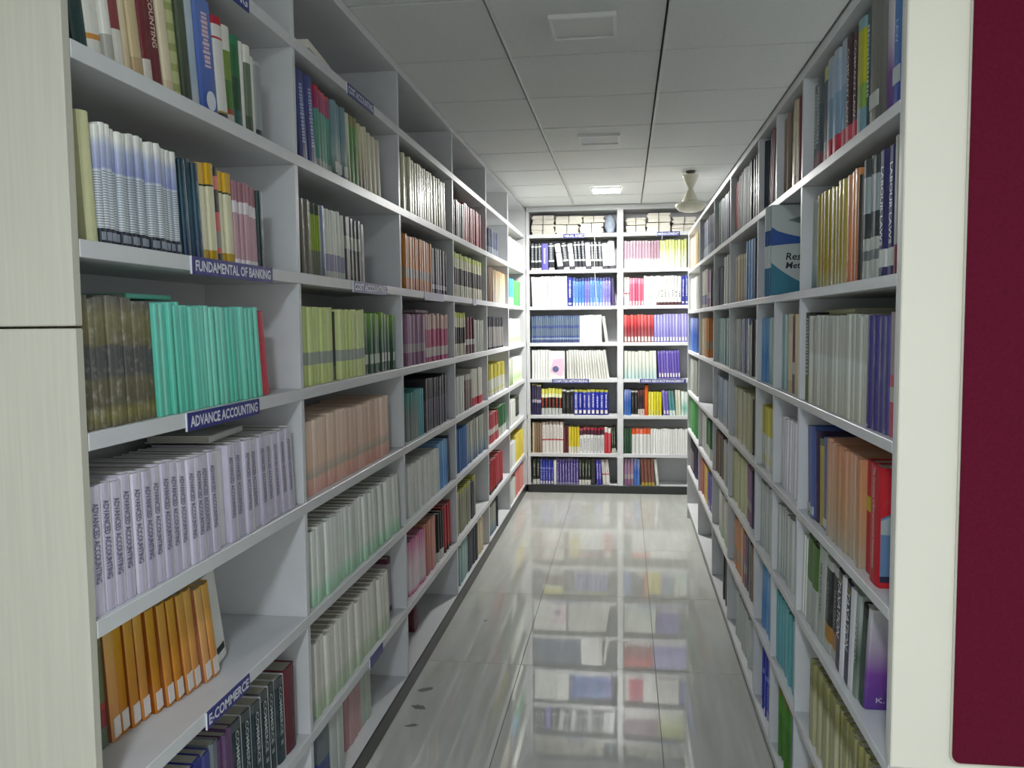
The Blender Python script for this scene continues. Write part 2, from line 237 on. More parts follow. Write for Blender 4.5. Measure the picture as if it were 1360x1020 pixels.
ROWS = [
 ('L', 1, 'A', 'above the striped white paperbacks', [
   ('dgreen', 1, 1.2969, 1.3359, 0.235, 9, 9, 0.02, 0.02),
   ('wgreen', 1, 1.3359, 1.3772, 0.235, 9, 9, 0.02, 0.02),
   ('gywhite', 1, 1.3772, 1.4031, 0.235, 9, 9, 0.02, 0.02),
   ('marwhite', 1, 1.4031, 1.4368, 0.235, 9, 9, 0.02, 0.02),
   ('beige', 1, 1.4368, 1.4625, 0.235, 9, 9, 0.02, 0.02),
   ('tan', 1, 1.4625, 1.4966, 0.232, 9, 9, 0.02, 0.02),
   ('marshort', 1, 1.4966, 1.5244, 0.205, 9, 9, 0.02, 0.02),
   ('martext', 1, 1.5244, 1.5666, 0.235, 9, 9, 0.02, 0.02),
   ('beige2', 1, 1.5666, 1.5998, 0.235, 9, 9, 0.02, 0.02),
   ('limecover', 1, 1.5998, 1.6372, 0.235, 8, 8, 0.02, 0.02),
   ('dgwhite', 1, 1.6372, 1.6733, 0.235, 7, 7, 0.02, 0.02),
   ('paleblue', 1, 1.6733, 1.7109, 0.23, 7, 7, 0.02, 0.02),
   ('bluethick', 1, 1.7109, 1.7877, 0.232, 7, 7, 0.02, 0.02),
   ('redtop', 1, 1.7877, 1.834, 0.222, 6, 6, 0.02, 0.02),
   ('greenwt', 1, 1.834, 1.8751, 0.216, 5, 5, 0.02, 0.02),
   ('dgreen2', 1, 1.8751, 1.918, 0.212, 4, 4, 0.02, 0.02),
   ('whitethin', 1, 1.918, 1.9381, 0.208, 3, 3, 0.02, 0.02),
   ('gygreen', 1, 1.9381, 1.9711, 0.208, 3, 3, 0.02, 0.02),
   ('whitethin', 1, 1.9711, 1.9923, 0.19, 2, 2, 0.02, 0.02),
   ('silver', 1, 1.9923, 2.0271, 0.19, 2, 2, 0.02, 0.02),
 ]),
 ('L', 1, 'B', 'above the FUNDAMENTAL OF BANKING sign', [
   ('spiral', 1, 1.3041, 1.3199, 0.21, 4, 4, 0.03, 0.03),
   ('ycream', 1, 1.2982, 1.3284, 0.22, 4, 4, 0.015, 0.015),
   ('bluestripe', 17, 1.3284, 1.5876, 0.205, 2, 3, 0.015, 0.015),
   ('teal', 4, 1.5964, 1.6937, 0.2, 5, 5, 0.02, 0.02),
   ('yelwhite', 2, 1.6937, 1.7569, 0.205, 4, 4, 0.02, 0.02),
   ('coral', 1, 1.7569, 1.7848, 0.204, 4, 4, 0.02, 0.02),
   ('yelwhite', 3, 1.7848, 1.8433, 0.203, 4, 4, 0.02, 0.02),
   ('pink', 7, 1.8433, 1.9761, 0.192, 3, 3, 0.02, 0.02),
   ('navygreen', 1, 1.9761, 2.0066, 0.188, 3, 3, 0.02, 0.02),
 ]),
 ('L', 1, 'C', 'above the ADVANCE ACCOUNTING sign', [
   ('brownworn', 13, 1.2674, 1.483, 0.225, 2, 3, 0.012, 0.012),
   ('aqua', 9, 1.483, 1.5937, 0.22, 3, 4, 0.012, 0.012),
   ('greysep', 1, 1.6082, 1.6172, 0.2, 4, 4, 0.02, 0.02),
   ('aqua', 21, 1.6026, 1.9464, 0.215, 4, 5, 0.012, 0.012),
   ('creamthin', 1, 1.953, 1.966, 0.21, 6, 6, 0.015, 0.015),
   ('red', 1, 1.966, 2.006, 0.21, 8, 8, 0.015, 0.015),
 ]),
 ('L', 1, 'D', 'below the ADVANCE ACCOUNTING sign', [
   ('lilac', 14, 1.2817, 1.7125, 0.225, 1, 4, 0.014, 0.006),
   ('lilacw', 1, 1.7244, 1.7673, 0.222, 3, 3, 0.012, 0.012),
   ('lilac', 9, 1.7592, 2.1391, 0.222, 3, 6, 0.008, 0.008),
 ]),
 ('L', 1, 'E', 'above the E-COMMERCE sign', [
   ('patterned', 1, 1.4347, 1.4632, 0.225, 3, 3, 0.12, 0.12),
   ('orange', 11, 1.4555, 1.7764, 0.235, 4, 10, 0.115, 0.065),
   ('whitelean', 1, 1.8228, 1.8954, 0.235, 13, 13, 0.085, 0.085),
 ]),
 ('L', 1, 'F', 'below the E-COMMERCE sign', [
   ('navy', 4, 1.5248, 1.6771, 0.23, 1, 2, 0.02, 0.02),
   ('greyfold', 1, 1.6771, 1.7086, 0.23, 2, 2, 0.02, 0.02),
   ('maroonwhite', 3, 1.7086, 1.7789, 0.23, 2, 2, 0.02, 0.02),
   ('ecom', 6, 1.7789, 2.069, 0.235, 2, 2, 0.02, 0.02),
   ('maroon', 1, 2.069, 2.1365, 0.24, 1, 1, 0.02, 0.02),
 ]),
 ('L', 2, 'A', 'below the upper COST ACCOUNTING sign', [
   ('navy2', 2, 2.2748, 2.4055, 0.25, 6, 6, 0.02, 0.02),
   ('pinkteal', 4, 2.4055, 2.5514, 0.235, 5, 5, 0.02, 0.02),
   ('greyteal', 3, 2.5514, 2.6841, 0.23, 5, 5, 0.02, 0.02),
   ('whgreen', 1, 2.6841, 2.7234, 0.228, 5, 5, 0.02, 0.02),
   ('green', 2, 2.7234, 2.8138, 0.225, 5, 5, 0.02, 0.02),
   ('brownb', 3, 2.8138, 2.9194, 0.222, 5, 5, 0.02, 0.02),
   ('creamw', 3, 2.9194, 3.0626, 0.21, 5, 5, 0.02, 0.02),
 ]),
 ('L', 2, 'B', 'above the lower COST ACCOUNTING sign', [
   ('dkbrown', 3, 2.2878, 2.3409, 0.215, 3, 3, 0.02, 0.02),
   ('ygreen', 3, 2.3409, 2.4219, 0.212, 3, 3, 0.02, 0.02),
   ('bluegrey', 2, 2.4219, 2.4812, 0.21, 3, 3, 0.02, 0.02),
   ('whitegrey', 5, 2.4812, 2.6385, 0.208, 3, 3, 0.02, 0.02),
   ('dkgrey', 5, 2.6385, 2.7991, 0.205, 3, 3, 0.02, 0.02),
   ('navygreen', 1, 2.7991, 2.851, 0.2, 3, 3, 0.02, 0.02),
 ]),
 ('L', 2, 'C', 'below the lower COST ACCOUNTING sign', [
   ('lime', 9, 2.2781, 2.5212, 0.225, 1, 1, 0.02, 0.02),
   ('gapdark', 1, 2.5495, 2.5929, 0.22, 1, 1, 0.03, 0.03),
   ('lime', 9, 2.5641, 2.8363, 0.222, 1, 2, 0.02, 0.02),
   ('dkgrad', 8, 2.8363, 3.2363, 0.215, 1, 1, 0.02, 0.02),
   ('whitethin', 1, 3.2363, 3.294, 0.205, 1, 1, 0.02, 0.02),
 ]),
 ('L', 2, 'D', 'beneath the lime paperbacks', [
   ('peach', 20, 2.2802, 3.1121, 0.22, 1, 2, 0.02, 0.02),
 ]),
 ('L', 2, 'E', 'beneath the peach paperbacks', [
   ('mint', 26, 2.2676, 3.3416, 0.225, 1, 7, 0.012, 0.012),
 ]),
 ('L', 2, 'F', 'beneath the mint-footed paperbacks', [
   ('mint2', 18, 2.2835, 3.0755, 0.225, 2, 6, 0.015, 0.015),
   ('mframe', 1, 3.2354, 3.2807, 0.22, 3, 3, 0.06, 0.06),
 ]),
 ('L', 2, 'G', 'on the bottom shelf', [
   ('bluefold', 1, 2.276, 2.3722, 0.25, 0, 0, 0.015, 0.015),
   ('grwhite', 4, 2.3995, 2.5346, 0.24, 1, 2, 0.02, 0.02),
   ('pinkpale', 4, 2.6231, 2.7951, 0.225, 2, 3, 0.05, 0.05),
   ('greenbk', 2, 2.7951, 2.903, 0.22, 3, 4, 0.05, 0.05),
 ]),
 ('L', 3, 'A', '', [
   ('cream', 22, 3.3919, 4.1713, 0.235, 1, 3, 0.02, 0.02),
 ]),
 ('L', 3, 'B', '', [
   ('orangeg', 14, 3.378, 3.8603, 0.225, 1, 1, 0.02, 0.02),
   ('navyg', 10, 3.8603, 4.2087, 0.215, 1, 1, 0.02, 0.02),
 ]),
 ('L', 3, 'C', '', [
   ('mauve', 10, 3.3878, 3.7273, 0.215, 1, 1, 0.02, 0.02),
   ('rose', 15, 3.7273, 4.2288, 0.22, 1, 1, 0.02, 0.02),
 ]),
 ('L', 3, 'D', '', [
   ('tealgrey', 5, 3.3981, 3.5752, 0.205, 1, 1, 0.02, 0.02),
   ('turq', 4, 3.5752, 3.6845, 0.205, 1, 1, 0.02, 0.02),
   ('purpblack', 14, 3.6845, 4.1766, 0.24, 0, 0, 0.02, 0.02),
 ]),
 ('L', 3, 'E', '', [
   ('whiteg', 17, 3.3843, 3.9567, 0.215, 1, 3, 0.02, 0.02),
   ('sky', 6, 3.9567, 4.143, 0.235, 3, 3, 0.02, 0.02),
   ('skydark', 3, 4.143, 4.215, 0.235, 5, 5, 0.02, 0.02),
 ]),
 ('L', 3, 'F', '', [
   ('pinkgrad', 8, 3.382, 3.6412, 0.235, 2, 2, 0.02, 0.02),
   ('salmon', 7, 3.6412, 3.8617, 0.245, 2, 2, 0.02, 0.02),
   ('blackw', 5, 3.8617, 4.0232, 0.235, 3, 3, 0.02, 0.02),
   ('crimson', 6, 4.0232, 4.2164, 0.24, 4, 4, 0.02, 0.02),
 ]),
 ('L', 3, 'G', '', [
   ('marbook', 4, 3.7208, 3.8311, 0.26, 1, 1, 0.1, 0.1),
 ]),
 ('L', 4, 'A', '', [
   ('black', 8, 4.4151, 4.6734, 0.2, 1, 1, 0.02, 0.02),
   ('redthick', 12, 4.6734, 5.233, 0.215, 0, 0, 0.02, 0.02),
 ]),
 ('L', 4, 'B', '', [
   ('ybw', 19, 4.418, 5.271, 0.235, 2, 2, 0.02, 0.02),
 ]),
 ('L', 4, 'C', '', [
   ('ybw', 7, 4.4005, 4.6833, 0.235, 2, 2, 0.02, 0.02),
   ('maroong', 10, 4.6833, 5.0301, 0.21, 2, 2, 0.02, 0.02),
   ('gwhite', 11, 5.0301, 5.4, 0.195, 2, 2, 0.02, 0.02),
 ]),
 ('L', 4, 'D', '', [
   ('whiteg', 7, 4.4037, 4.6197, 0.2, 1, 1, 0.02, 0.02),
   ('brnlines', 8, 4.6197, 4.8823, 0.2, 1, 1, 0.02, 0.02),
   ('wredfoot', 10, 4.8823, 5.2324, 0.22, 1, 1, 0.02, 0.02),
 ]),
 ('L', 4, 'E', '', [
   ('blue', 9, 4.4069, 4.6939, 0.235, 1, 1, 0.02, 0.02),
   ('greyblue', 17, 4.6939, 5.3008, 0.24, 4, 4, 0.02, 0.02),
 ]),
 ('L', 4, 'F', '', [
   ('greyyel', 12, 4.3885, 4.7949, 0.24, 2, 2, 0.02, 0.02),
   ('skydark', 3, 4.7949, 4.8698, 0.22, 3, 3, 0.02, 0.02),
   ('greyyel', 3, 4.8698, 4.9469, 0.24, 3, 3, 0.02, 0.02),
 ]),
 ('L', 4, 'G', '', [
   ('tealw', 8, 4.415, 4.6828, 0.22, 1, 1, 0.02, 0.02),
   ('navyk', 9, 4.6828, 4.9833, 0.22, 1, 1, 0.02, 0.02),
   ('beige', 6, 4.9833, 5.1762, 0.22, 4, 4, 0.02, 0.02),
 ]),
 ('L', 5, 'A', '', [
   ('dblue', 13, 5.5283, 5.9793, 0.17, 1, 1, 0.02, 0.02),
 ]),
 ('L', 5, 'B', '', [
   ('brown', 6, 5.5398, 5.7272, 0.23, 4, 4, 0.02, 0.02),
   ('tanw', 16, 5.7272, 6.2936, 0.225, 1, 1, 0.02, 0.02),
 ]),
 ('L', 5, 'C', '', [
   ('kgrey', 18, 5.5212, 6.1627, 0.215, 3, 6, 0.02, 0.02),
 ]),
 ('L', 5, 'D', '', [
   ('wyel', 20, 5.5331, 6.2225, 0.21, 4, 4, 0.02, 0.02),
 ]),
 ('L', 5, 'E', '', [
   ('redgreen', 11, 5.5142, 5.875, 0.2, 7, 7, 0.02, 0.02),
   ('greenw', 12, 5.875, 6.2846, 0.215, 9, 9, 0.02, 0.02),
 ]),
 ('L', 5, 'F', '', [
   ('crimson', 17, 5.4942, 6.0738, 0.22, 3, 3, 0.02, 0.02),
 ]),
 ('L', 5, 'G', '', [
   ('greyblue', 7, 5.4774, 5.7032, 0.2, 2, 2, 0.02, 0.02),
   ('navyk', 4, 5.7032, 5.8405, 0.21, 4, 4, 0.02, 0.02),
 ]),
 ('L', 6, 'A', '', [
   ('limew', 22, 6.5589, 7.3415, 0.215, 2, 2, 0.02, 0.02),
 ]),
 ('L', 6, 'B', '', [
   ('cyan', 7, 6.5413, 6.7809, 0.21, 1, 1, 0.02, 0.02),
   ('brightgreen', 12, 6.7809, 7.2024, 0.205, 1, 1, 0.02, 0.02),
 ]),
 ('L', 6, 'C', '', [
   ('limew', 19, 6.524, 7.1786, 0.21, 0, 0, 0.02, 0.02),
 ]),
 ('L', 6, 'D', '', [
   ('whgreen', 6, 6.507, 6.6939, 0.205, 1, 1, 0.02, 0.02),
   ('limew', 17, 6.6939, 7.2664, 0.21, 2, 2, 0.02, 0.02),
 ]),
 ('L', 6, 'E', '', [
   ('whiteg', 9, 6.5356, 6.8213, 0.19, 2, 2, 0.02, 0.02),
   ('kgreen', 8, 6.8213, 7.0786, 0.2, 3, 3, 0.02, 0.02),
 ]),
 ('L', 6, 'F', '', [
   ('whiteg', 10, 6.5178, 6.8502, 0.19, 1, 1, 0.02, 0.02),
   ('yellow', 16, 6.8502, 7.3865, 0.22, 0, 0, 0.02, 0.02),
 ]),
 ('L', 6, 'G', '', [
   ('whiteg', 8, 6.5032, 6.7839, 0.18, 1, 1, 0.02, 0.02),
   ('coralr', 15, 6.7839, 7.3078, 0.21, 3, 3, 0.02, 0.02),
 ]),
 ('B', 1, 'A', '', [
   ('vbblack', 3, -0.8181, -0.7255, 0.235, 0, 0, 0.02, 0.02),
   ('violet', 1, -0.7255, -0.6661, 0.235, 0, 0, 0.02, 0.02),
   ('vbblack', 1, -0.6661, -0.6134, 0.235, 1, 1, 0.02, 0.02),
   ('vbwhite', 1, -0.6003, -0.5477, 0.235, 8, 8, 0.02, 0.02),
   ('vbblack', 1, -0.5477, -0.4953, 0.235, 7, 7, 0.02, 0.02),
   ('vbwhite', 1, -0.4953, -0.4494, 0.235, 6, 6, 0.02, 0.02),
   ('vbblack', 3, -0.4494, -0.3515, 0.245, 4, 4, 0.02, 0.02),
   ('vbwhite', 1, -0.3515, -0.306, 0.24, 3, 3, 0.02, 0.02),
   ('vbblack', 3, -0.306, -0.2086, 0.24, 3, 3, 0.02, 0.02),
   ('vbwhite', 1, -0.2086, -0.1568, 0.235, 4, 4, 0.02, 0.02),
   ('vbwhite', 1, -0.1438, -0.0857, 0.25, 4, 4, 0.02, 0.02),
 ]),
 ('B', 1, 'B', '', [
   ('white', 11, -0.8206, -0.5033, 0.26, 2, 1, 0.02, 0.02),
   ('navyv', 1, -0.5033, -0.4574, 0.255, 0, 0, 0.02, 0.02),
   ('bluepurp', 4, -0.4574, -0.3526, 0.245, 0, 0, 0.02, 0.02),
   ('lavblue', 2, -0.3526, -0.3069, 0.245, 0, 0, 0.02, 0.02),
   ('bluepurp', 4, -0.3069, -0.1962, 0.245, 0, 0, 0.02, 0.02),
   ('lavblue', 3, -0.1962, -0.1248, 0.245, 0, 0, 0.02, 0.02),
   ('dpurple', 2, -0.1248, -0.0665, 0.235, 2, 2, 0.02, 0.02),
 ]),
 ('B', 1, 'C', '', [
   ('steel', 22, -0.8165, -0.3996, 0.235, 0, 1, 0.02, 0.02),
   ('white', 7, -0.3996, -0.2033, 0.24, 0, 0, 0.02, 0.02),
   ('whitethin', 1, -0.1902, -0.1642, 0.23, 8, 8, 0.02, 0.02),
 ]),
 ('B', 1, 'D', '', [
   ('white', 7, -0.8257, -0.659, 0.255, 0, 0, 0.02, 0.02),
   ('wgrey', 16, -0.513, -0.1581, 0.25, 1, 8, 0.02, 0.02),
 ]),
 ('B', 1, 'E', '', [
   ('purpw', 4, -0.8215, -0.7412, 0.27, 0, 0, 0.02, 0.02),
   ('yelblkred', 6, -0.7412, -0.5545, 0.235, 0, 0, 0.02, 0.02),
   ('blacks', 3, -0.5545, -0.4483, 0.23, 0, 0, 0.02, 0.02),
   ('blueyel', 8, -0.4483, -0.1455, 0.225, 0, 0, 0.02, 0.02),
 ]),
 ('B', 1, 'F', '', [
   ('beige', 1, -0.8242, -0.804, 0.27, 0, 0, 0.02, 0.02),
   ('brown', 3, -0.804, -0.7369, 0.27, 0, 0, 0.02, 0.02),
   ('wredline', 6, -0.7369, -0.5429, 0.275, 0, 0, 0.02, 0.02),
   ('marbook', 2, -0.5429, -0.4963, 0.235, 0, 0, 0.02, 0.02),
   ('yelw', 4, -0.4963, -0.3967, 0.235, 0, 0, 0.02, 0.02),
   ('wmartop', 7, -0.3967, -0.1722, 0.225, 0, 0, 0.02, 0.02),
   ('redw', 2, -0.1722, -0.1131, 0.23, 0, 0, 0.02, 0.02),
   ('kgreen', 3, -0.1131, -0.0606, 0.23, 2, 2, 0.02, 0.02),
 ]),
 ('B', 1, 'G', '', [
   ('kgreen', 2, -0.8265, -0.7591, 0.225, 0, 0, 0.02, 0.02),
   ('bluedot', 5, -0.7591, -0.6381, 0.225, 0, 0, 0.02, 0.02),
   ('whiteg', 1, -0.6381, -0.6113, 0.22, 0, 0, 0.02, 0.02),
   ('purpline', 8, -0.6113, -0.4111, 0.23, 0, 0, 0.02, 0.02),
   ('kgreen', 4, -0.4111, -0.3048, 0.22, 0, 0, 0.02, 0.02),
   ('black', 1, -0.3048, -0.2585, 0.22, 0, 0, 0.02, 0.02),
   ('violet', 2, -0.2585, -0.2122, 0.225, 2, 2, 0.02, 0.02),
   ('wredline', 2, -0.2122, -0.1463, 0.225, 4, 4, 0.02, 0.02),
   ('maroong', 2, -0.1463, -0.0805, 0.22, 12, 12, 0.02, 0.02),
 ]),
 ('B', 2, 'A', '', [
   ('mauvew', 12, -0.0084, 0.2924, 0.235, 0, 0, 0.02, 0.02),
   ('yelgreenw', 9, 0.2924, 0.5204, 0.24, 0, 0, 0.02, 0.02),
 ]),
 ('B', 2, 'B', '', [
   ('wredline', 2, -0.0084, 0.0368, 0.245, 0, 0, 0.02, 0.02),
   ('pinkred', 5, 0.0368, 0.1589, 0.235, 0, 0, 0.02, 0.02),
   ('white', 4, 0.1589, 0.2678, 0.25, 0, 0, 0.02, 0.02),
   ('whiteblk', 7, 0.2678, 0.4778, 0.25, 0, 0, 0.02, 0.02),
   ('navyv', 2, 0.4778, 0.5348, 0.25, 0, 0, 0.02, 0.02),
 ]),
 ('B', 2, 'C', '', [
   ('redgrad', 9, -0.0083, 0.2494, 0.235, 1, 1, 0.02, 0.02),
   ('lavender', 12, 0.2494, 0.5555, 0.24, 1, 1, 0.02, 0.02),
 ]),
 ('B', 2, 'D', '', [
   ('wteal', 9, -0.0083, 0.2695, 0.24, 0, 2, 0.02, 0.02),
   ('purple', 8, 0.2888, 0.4745, 0.245, 3, 3, 0.02, 0.02),
 ]),
 ('B', 2, 'E', '', [
   ('blue2', 3, -0.0083, 0.0503, 0.225, 0, 0, 0.02, 0.02),
   ('blacks', 2, 0.0503, 0.1087, 0.22, 0, 0, 0.02, 0.02),
   ('dkred', 3, 0.1087, 0.167, 0.22, 0, 0, 0.02, 0.02),
   ('orangered', 1, 0.167, 0.1994, 0.26, 0, 0, 0.02, 0.02),
   ('yellowb', 5, 0.1994, 0.3155, 0.205, 0, 0, 0.02, 0.02),
   ('purple', 2, 0.3284, 0.3798, 0.215, 4, 4, 0.02, 0.02),
   ('tealb', 2, 0.3798, 0.4312, 0.215, 5, 5, 0.02, 0.02),
   ('creamg', 2, 0.4376, 0.4824, 0.22, 3, 3, 0.02, 0.02),
   ('mintg', 2, 0.4824, 0.54, 0.21, 1, 1, 0.02, 0.02),
 ]),
 ('B', 2, 'F', '', [
   ('dkgreen', 3, -0.0083, 0.057, 0.22, 0, 0, 0.02, 0.02),
   ('worange', 5, 0.057, 0.2195, 0.22, 0, 0, 0.02, 0.02),
   ('white', 16, 0.2195, 0.5546, 0.22, 0, 0, 0.02, 0.02),
 ]),
 ('B', 2, 'G', '', [
   ('mauve', 3, -0.0083, 0.0768, 0.24, 0, 0, 0.02, 0.02),
   ('blue2', 2, 0.0768, 0.129, 0.24, 0, 0, 0.02, 0.02),
   ('brred', 4, 0.129, 0.2462, 0.24, 3, 3, 0.02, 0.02),
   ('whitethin', 1, 0.2527, 0.2786, 0.235, 6, 6, 0.02, 0.02),
 ]),
 ('R', 1, 'A', 'on top shelf by notice board', [
   ('lawsgrey', 2, -2.4318, -2.3024, 0.235, -2, -2, 0.02, 0.02),
   ('dkyellow', 1, -2.3024, -2.2346, 0.24, -1, -1, 0.02, 0.02),
   ('skyred', 3, -2.2346, -2.0543, 0.25, 0, 0, 0.02, 0.02),
   ('company', 2, -2.0543, -1.9439, 0.245, 0, 0, 0.02, 0.02),
   ('tealyel', 1, -1.9439, -1.8846, 0.25, 0, 0, 0.02, 0.02),
   ('dkgt', 1, -1.8846, -1.8508, 0.25, 0, 0, 0.02, 0.02),
   ('greythick', 1, -1.821, -1.7332, 0.255, 0, 0, 0.012, 0.012),
   ('purpwhite', 1, -1.7616, -1.7179, 0.245, 0, 0, 0.02, 0.02),
   ('bluelaw', 1, -1.7179, -1.6588, 0.255, 0, 0, 0.02, 0.02),
   ('browngrey', 1, -1.6588, -1.6244, 0.24, 0, 0, 0.02, 0.02),
 ]),
 ('R', 1, 'B', 'on second shelf by notice board', [
   ('tealthin', 1, -2.3634, -2.3086, 0.235, -2, -2, 0.02, 0.02),
   ('mustard', 10, -2.2997, -1.9945, 0.235, 0, 0, 0.02, 0.02),
   ('orange3', 3, -1.9945, -1.8946, 0.24, 0, 0, 0.02, 0.02),
   ('darkthin', 2, -1.8946, -1.8541, 0.225, 0, 0, 0.02, 0.02),
   ('kwb', 3, -1.8541, -1.7477, 0.245, 0, 0, 0.02, 0.02),
   ('labour', 2, -1.7477, -1.6533, 0.25, 0, 0, 0.02, 0.02),
   ('whitered', 1, -1.6533, -1.6227, 0.25, 0, 0, 0.02, 0.02),
 ]),
 ('R', 1, 'C', 'on third shelf by notice board', [
   ('olivedark', 1, -2.3999, -2.3319, 0.235, 0, 0, 0.01, 0.01),
   ('palewhite', 21, -2.3225, -1.7756, 0.225, 0, 0, 0.01, 0.01),
   ('indigo', 4, -1.7756, -1.6367, 0.225, 0, 0, 0.01, 0.01),
   ('redgreyfoot', 1, -1.6367, -1.5837, 0.23, 0, 0, 0.01, 0.01),
 ]),
 ('R', 1, 'D', 'on fourth shelf by notice board', [
   ('royal', 2, -2.3892, -2.2768, 0.235, 5, 5, 0.02, 0.02),
   ('plumthin', 1, -2.2768, -2.2417, 0.23, 4, 4, 0.02, 0.02),
   ('yellowr', 1, -2.2417, -2.191, 0.225, 3, 3, 0.02, 0.02),
   ('royal', 1, -2.191, -2.1426, 0.23, 2, 2, 0.02, 0.02),
   ('peachr', 10, -2.1126, -1.8083, 0.235, 0, 0, 0.015, 0.015),
   ('reddiam', 1, -1.8273, -1.772, 0.23, 0, 0, 0.02, 0.02),
   ('redent', 1, -1.7424, -1.6716, 0.235, 0, 0, 0.012, 0.012),
 ]),
 ('R', 1, 'E', 'on fifth shelf by notice board', [
   ('whitethin', 2, -2.4089, -2.3585, 0.225, -5, -5, 0.012, 0.012),
   ('grwcover', 2, -2.3585, -2.2192, 0.23, -5, -5, 0.012, 0.012),
   ('service', 1, -2.2333, -2.1488, 0.24, -5, -5, 0.015, 0.015),
   ('taxblack', 2, -2.1488, -2.0188, 0.235, -5, -5, 0.015, 0.015),
   ('taxnavy', 2, -2.0188, -1.8601, 0.235, -5, -5, 0.015, 0.015),
   ('taxgreen', 1, -1.8601, -1.8243, 0.23, -6, -6, 0.015, 0.015),
   ('dgreenr', 1, -1.8243, -1.7786, 0.22, -7, -7, 0.015, 0.015),
 ]),
 ('R', 1, 'F', 'on low shelf by notice board', [
   ('olive', 24, -2.2256, -1.4352, 0.215, 0, -2, 0.012, 0.012),
 ]),
 ('R', 1, 'G', '', [
   ('tan', 11, -2.2529, -1.8608, 0.2, 0, 0, 0.02, 0.02),
 ]),
 ('R', 2, 'A', '', [
   ('brown', 4, -2.8636, -2.7278, 0.24, 0, 0, 0.02, 0.02),
   ('dkbrown', 3, -2.7278, -2.6404, 0.235, 0, 0, 0.02, 0.02),
   ('tan', 2, -2.6404, -2.5587, 0.26, 0, 0, 0.02, 0.02),
   ('brown', 1, -2.5587, -2.5252, 0.26, 0, 0, 0.02, 0.02),
   ('maroon', 1, -2.5252, -2.4926, 0.25, 0, 0, 0.02, 0.02),
 ]),
 ('R', 2, 'C', '', [
   ('tealw', 4, -2.8355, -2.7022, 0.235, 0, 0, 0.02, 0.02),
   ('tan', 3, -2.7022, -2.6163, 0.235, 0, 0, 0.02, 0.02),
   ('maroong', 2, -2.6163, -2.547, 0.235, 0, 0, 0.02, 0.02),
   ('beige', 1, -2.547, -2.492, 0.235, 0, 0, 0.02, 0.02),
 ]),
 ('R', 2, 'D', '', [
   ('lilacw', 9, -2.808, -2.4918, 0.22, -2, -2, 0.02, 0.02),
 ]),
 ('R', 2, 'E', '', [
   ('grwhite', 9, -2.7685, -2.4817, 0.22, 0, 0, 0.02, 0.02),
 ]),
 ('R', 2, 'F', '', [
   ('turq', 9, -2.7697, -2.4608, 0.225, 0, 0, 0.02, 0.02),
 ]),
 ('R', 2, 'G', '', [
   ('green', 7, -2.7316, -2.516, 0.235, 0, 0, 0.02, 0.02),
   ('royal', 1, -2.516, -2.4506, 0.23, 0, 0, 0.02, 0.02),
 ]),
 ('R', 3, 'A', '', [
   ('navyk', 3, -3.2393, -3.1364, 0.25, 0, 0, 0.02, 0.02),
   ('maroon', 6, -3.1036, -2.9206, 0.255, -8, -8, 0.02, 0.02),
 ]),
 ('R', 3, 'B', '', [
   ('purple', 4, -3.2237, -3.0886, 0.225, 0, 0, 0.02, 0.02),
   ('blue', 3, -3.0886, -2.9947, 0.235, 0, 0, 0.02, 0.02),
   ('tealw', 3, -2.9947, -2.9064, 0.235, 0, 0, 0.02, 0.02),
 ]),
 ('R', 3, 'C', '', [
   ('sky', 5, -3.1566, -3.011, 0.225, 0, 0, 0.02, 0.02),
   ('tealw', 4, -3.011, -2.8781, 0.225, 0, 0, 0.02, 0.02),
 ]),
 ('R', 3, 'D', '', [
   ('wyel', 9, -3.1756, -2.8783, 0.22, 0, 0, 0.02, 0.02),
 ]),
 ('R', 3, 'E', '', [
   ('grwhite', 8, -3.1443, -2.8652, 0.23, 0, 0, 0.02, 0.02),
 ]),
 ('R', 3, 'F', '', [
   ('sky', 7, -3.0802, -2.8522, 0.225, -4, -4, 0.02, 0.02),
 ]),
 ('R', 3, 'G', '', [
   ('bluedot', 7, -3.0665, -2.8396, 0.22, -3, -3, 0.02, 0.02),
 ]),
 ('R', 4, 'A', '', [
   ('crimson', 5, -4.0517, -3.8787, 0.23, 0, 0, 0.02, 0.02),
   ('brown', 4, -3.8787, -3.7716, 0.24, 0, 0, 0.02, 0.02),
   ('grwhite', 8, -3.7716, -3.506, 0.245, 0, 0, 0.02, 0.02),
   ('dkgrey', 6, -3.506, -3.2958, 0.245, 0, 0, 0.02, 0.02),
 ]),
 ('R', 4, 'B', '', [
   ('beige2', 11, -3.945, -3.5805, 0.2, 0, 0, 0.02, 0.02),
   ('sky', 5, -3.5339, -3.3594, 0.235, 0, 0, 0.02, 0.02),
   ('skydark', 3, -3.3594, -3.2786, 0.23, 0, 0, 0.02, 0.02),
 ]),
 ('R', 4, 'C', '', [
   ('gwhite', 8, -4.0151, -3.7623, 0.225, 0, 0, 0.02, 0.02),
   ('bluegrey', 9, -3.7623, -3.4714, 0.225, 0, 0, 0.02, 0.02),
   ('gwhite', 3, -3.4714, -3.3843, 0.2, 0, 0, 0.02, 0.02),
   ('black', 4, -3.3843, -3.2619, 0.22, 0, 0, 0.02, 0.02),
 ]),
 ('R', 4, 'D', '', [
   ('cream', 15, -3.8804, -3.367, 0.225, 0, 0, 0.02, 0.02),
   ('dkbrown', 3, -3.3459, -3.2462, 0.22, 0, 0, 0.02, 0.02),
 ]),
 ('R', 4, 'E', '', [
   ('ycream', 13, -3.9205, -3.4827, 0.225, 0, 0, 0.02, 0.02),
   ('mauve', 5, -3.4827, -3.3297, 0.22, 0, 0, 0.02, 0.02),
   ('dpurple', 3, -3.3297, -3.2497, 0.22, 0, 0, 0.02, 0.02),
 ]),
 ('R', 4, 'F', '', [
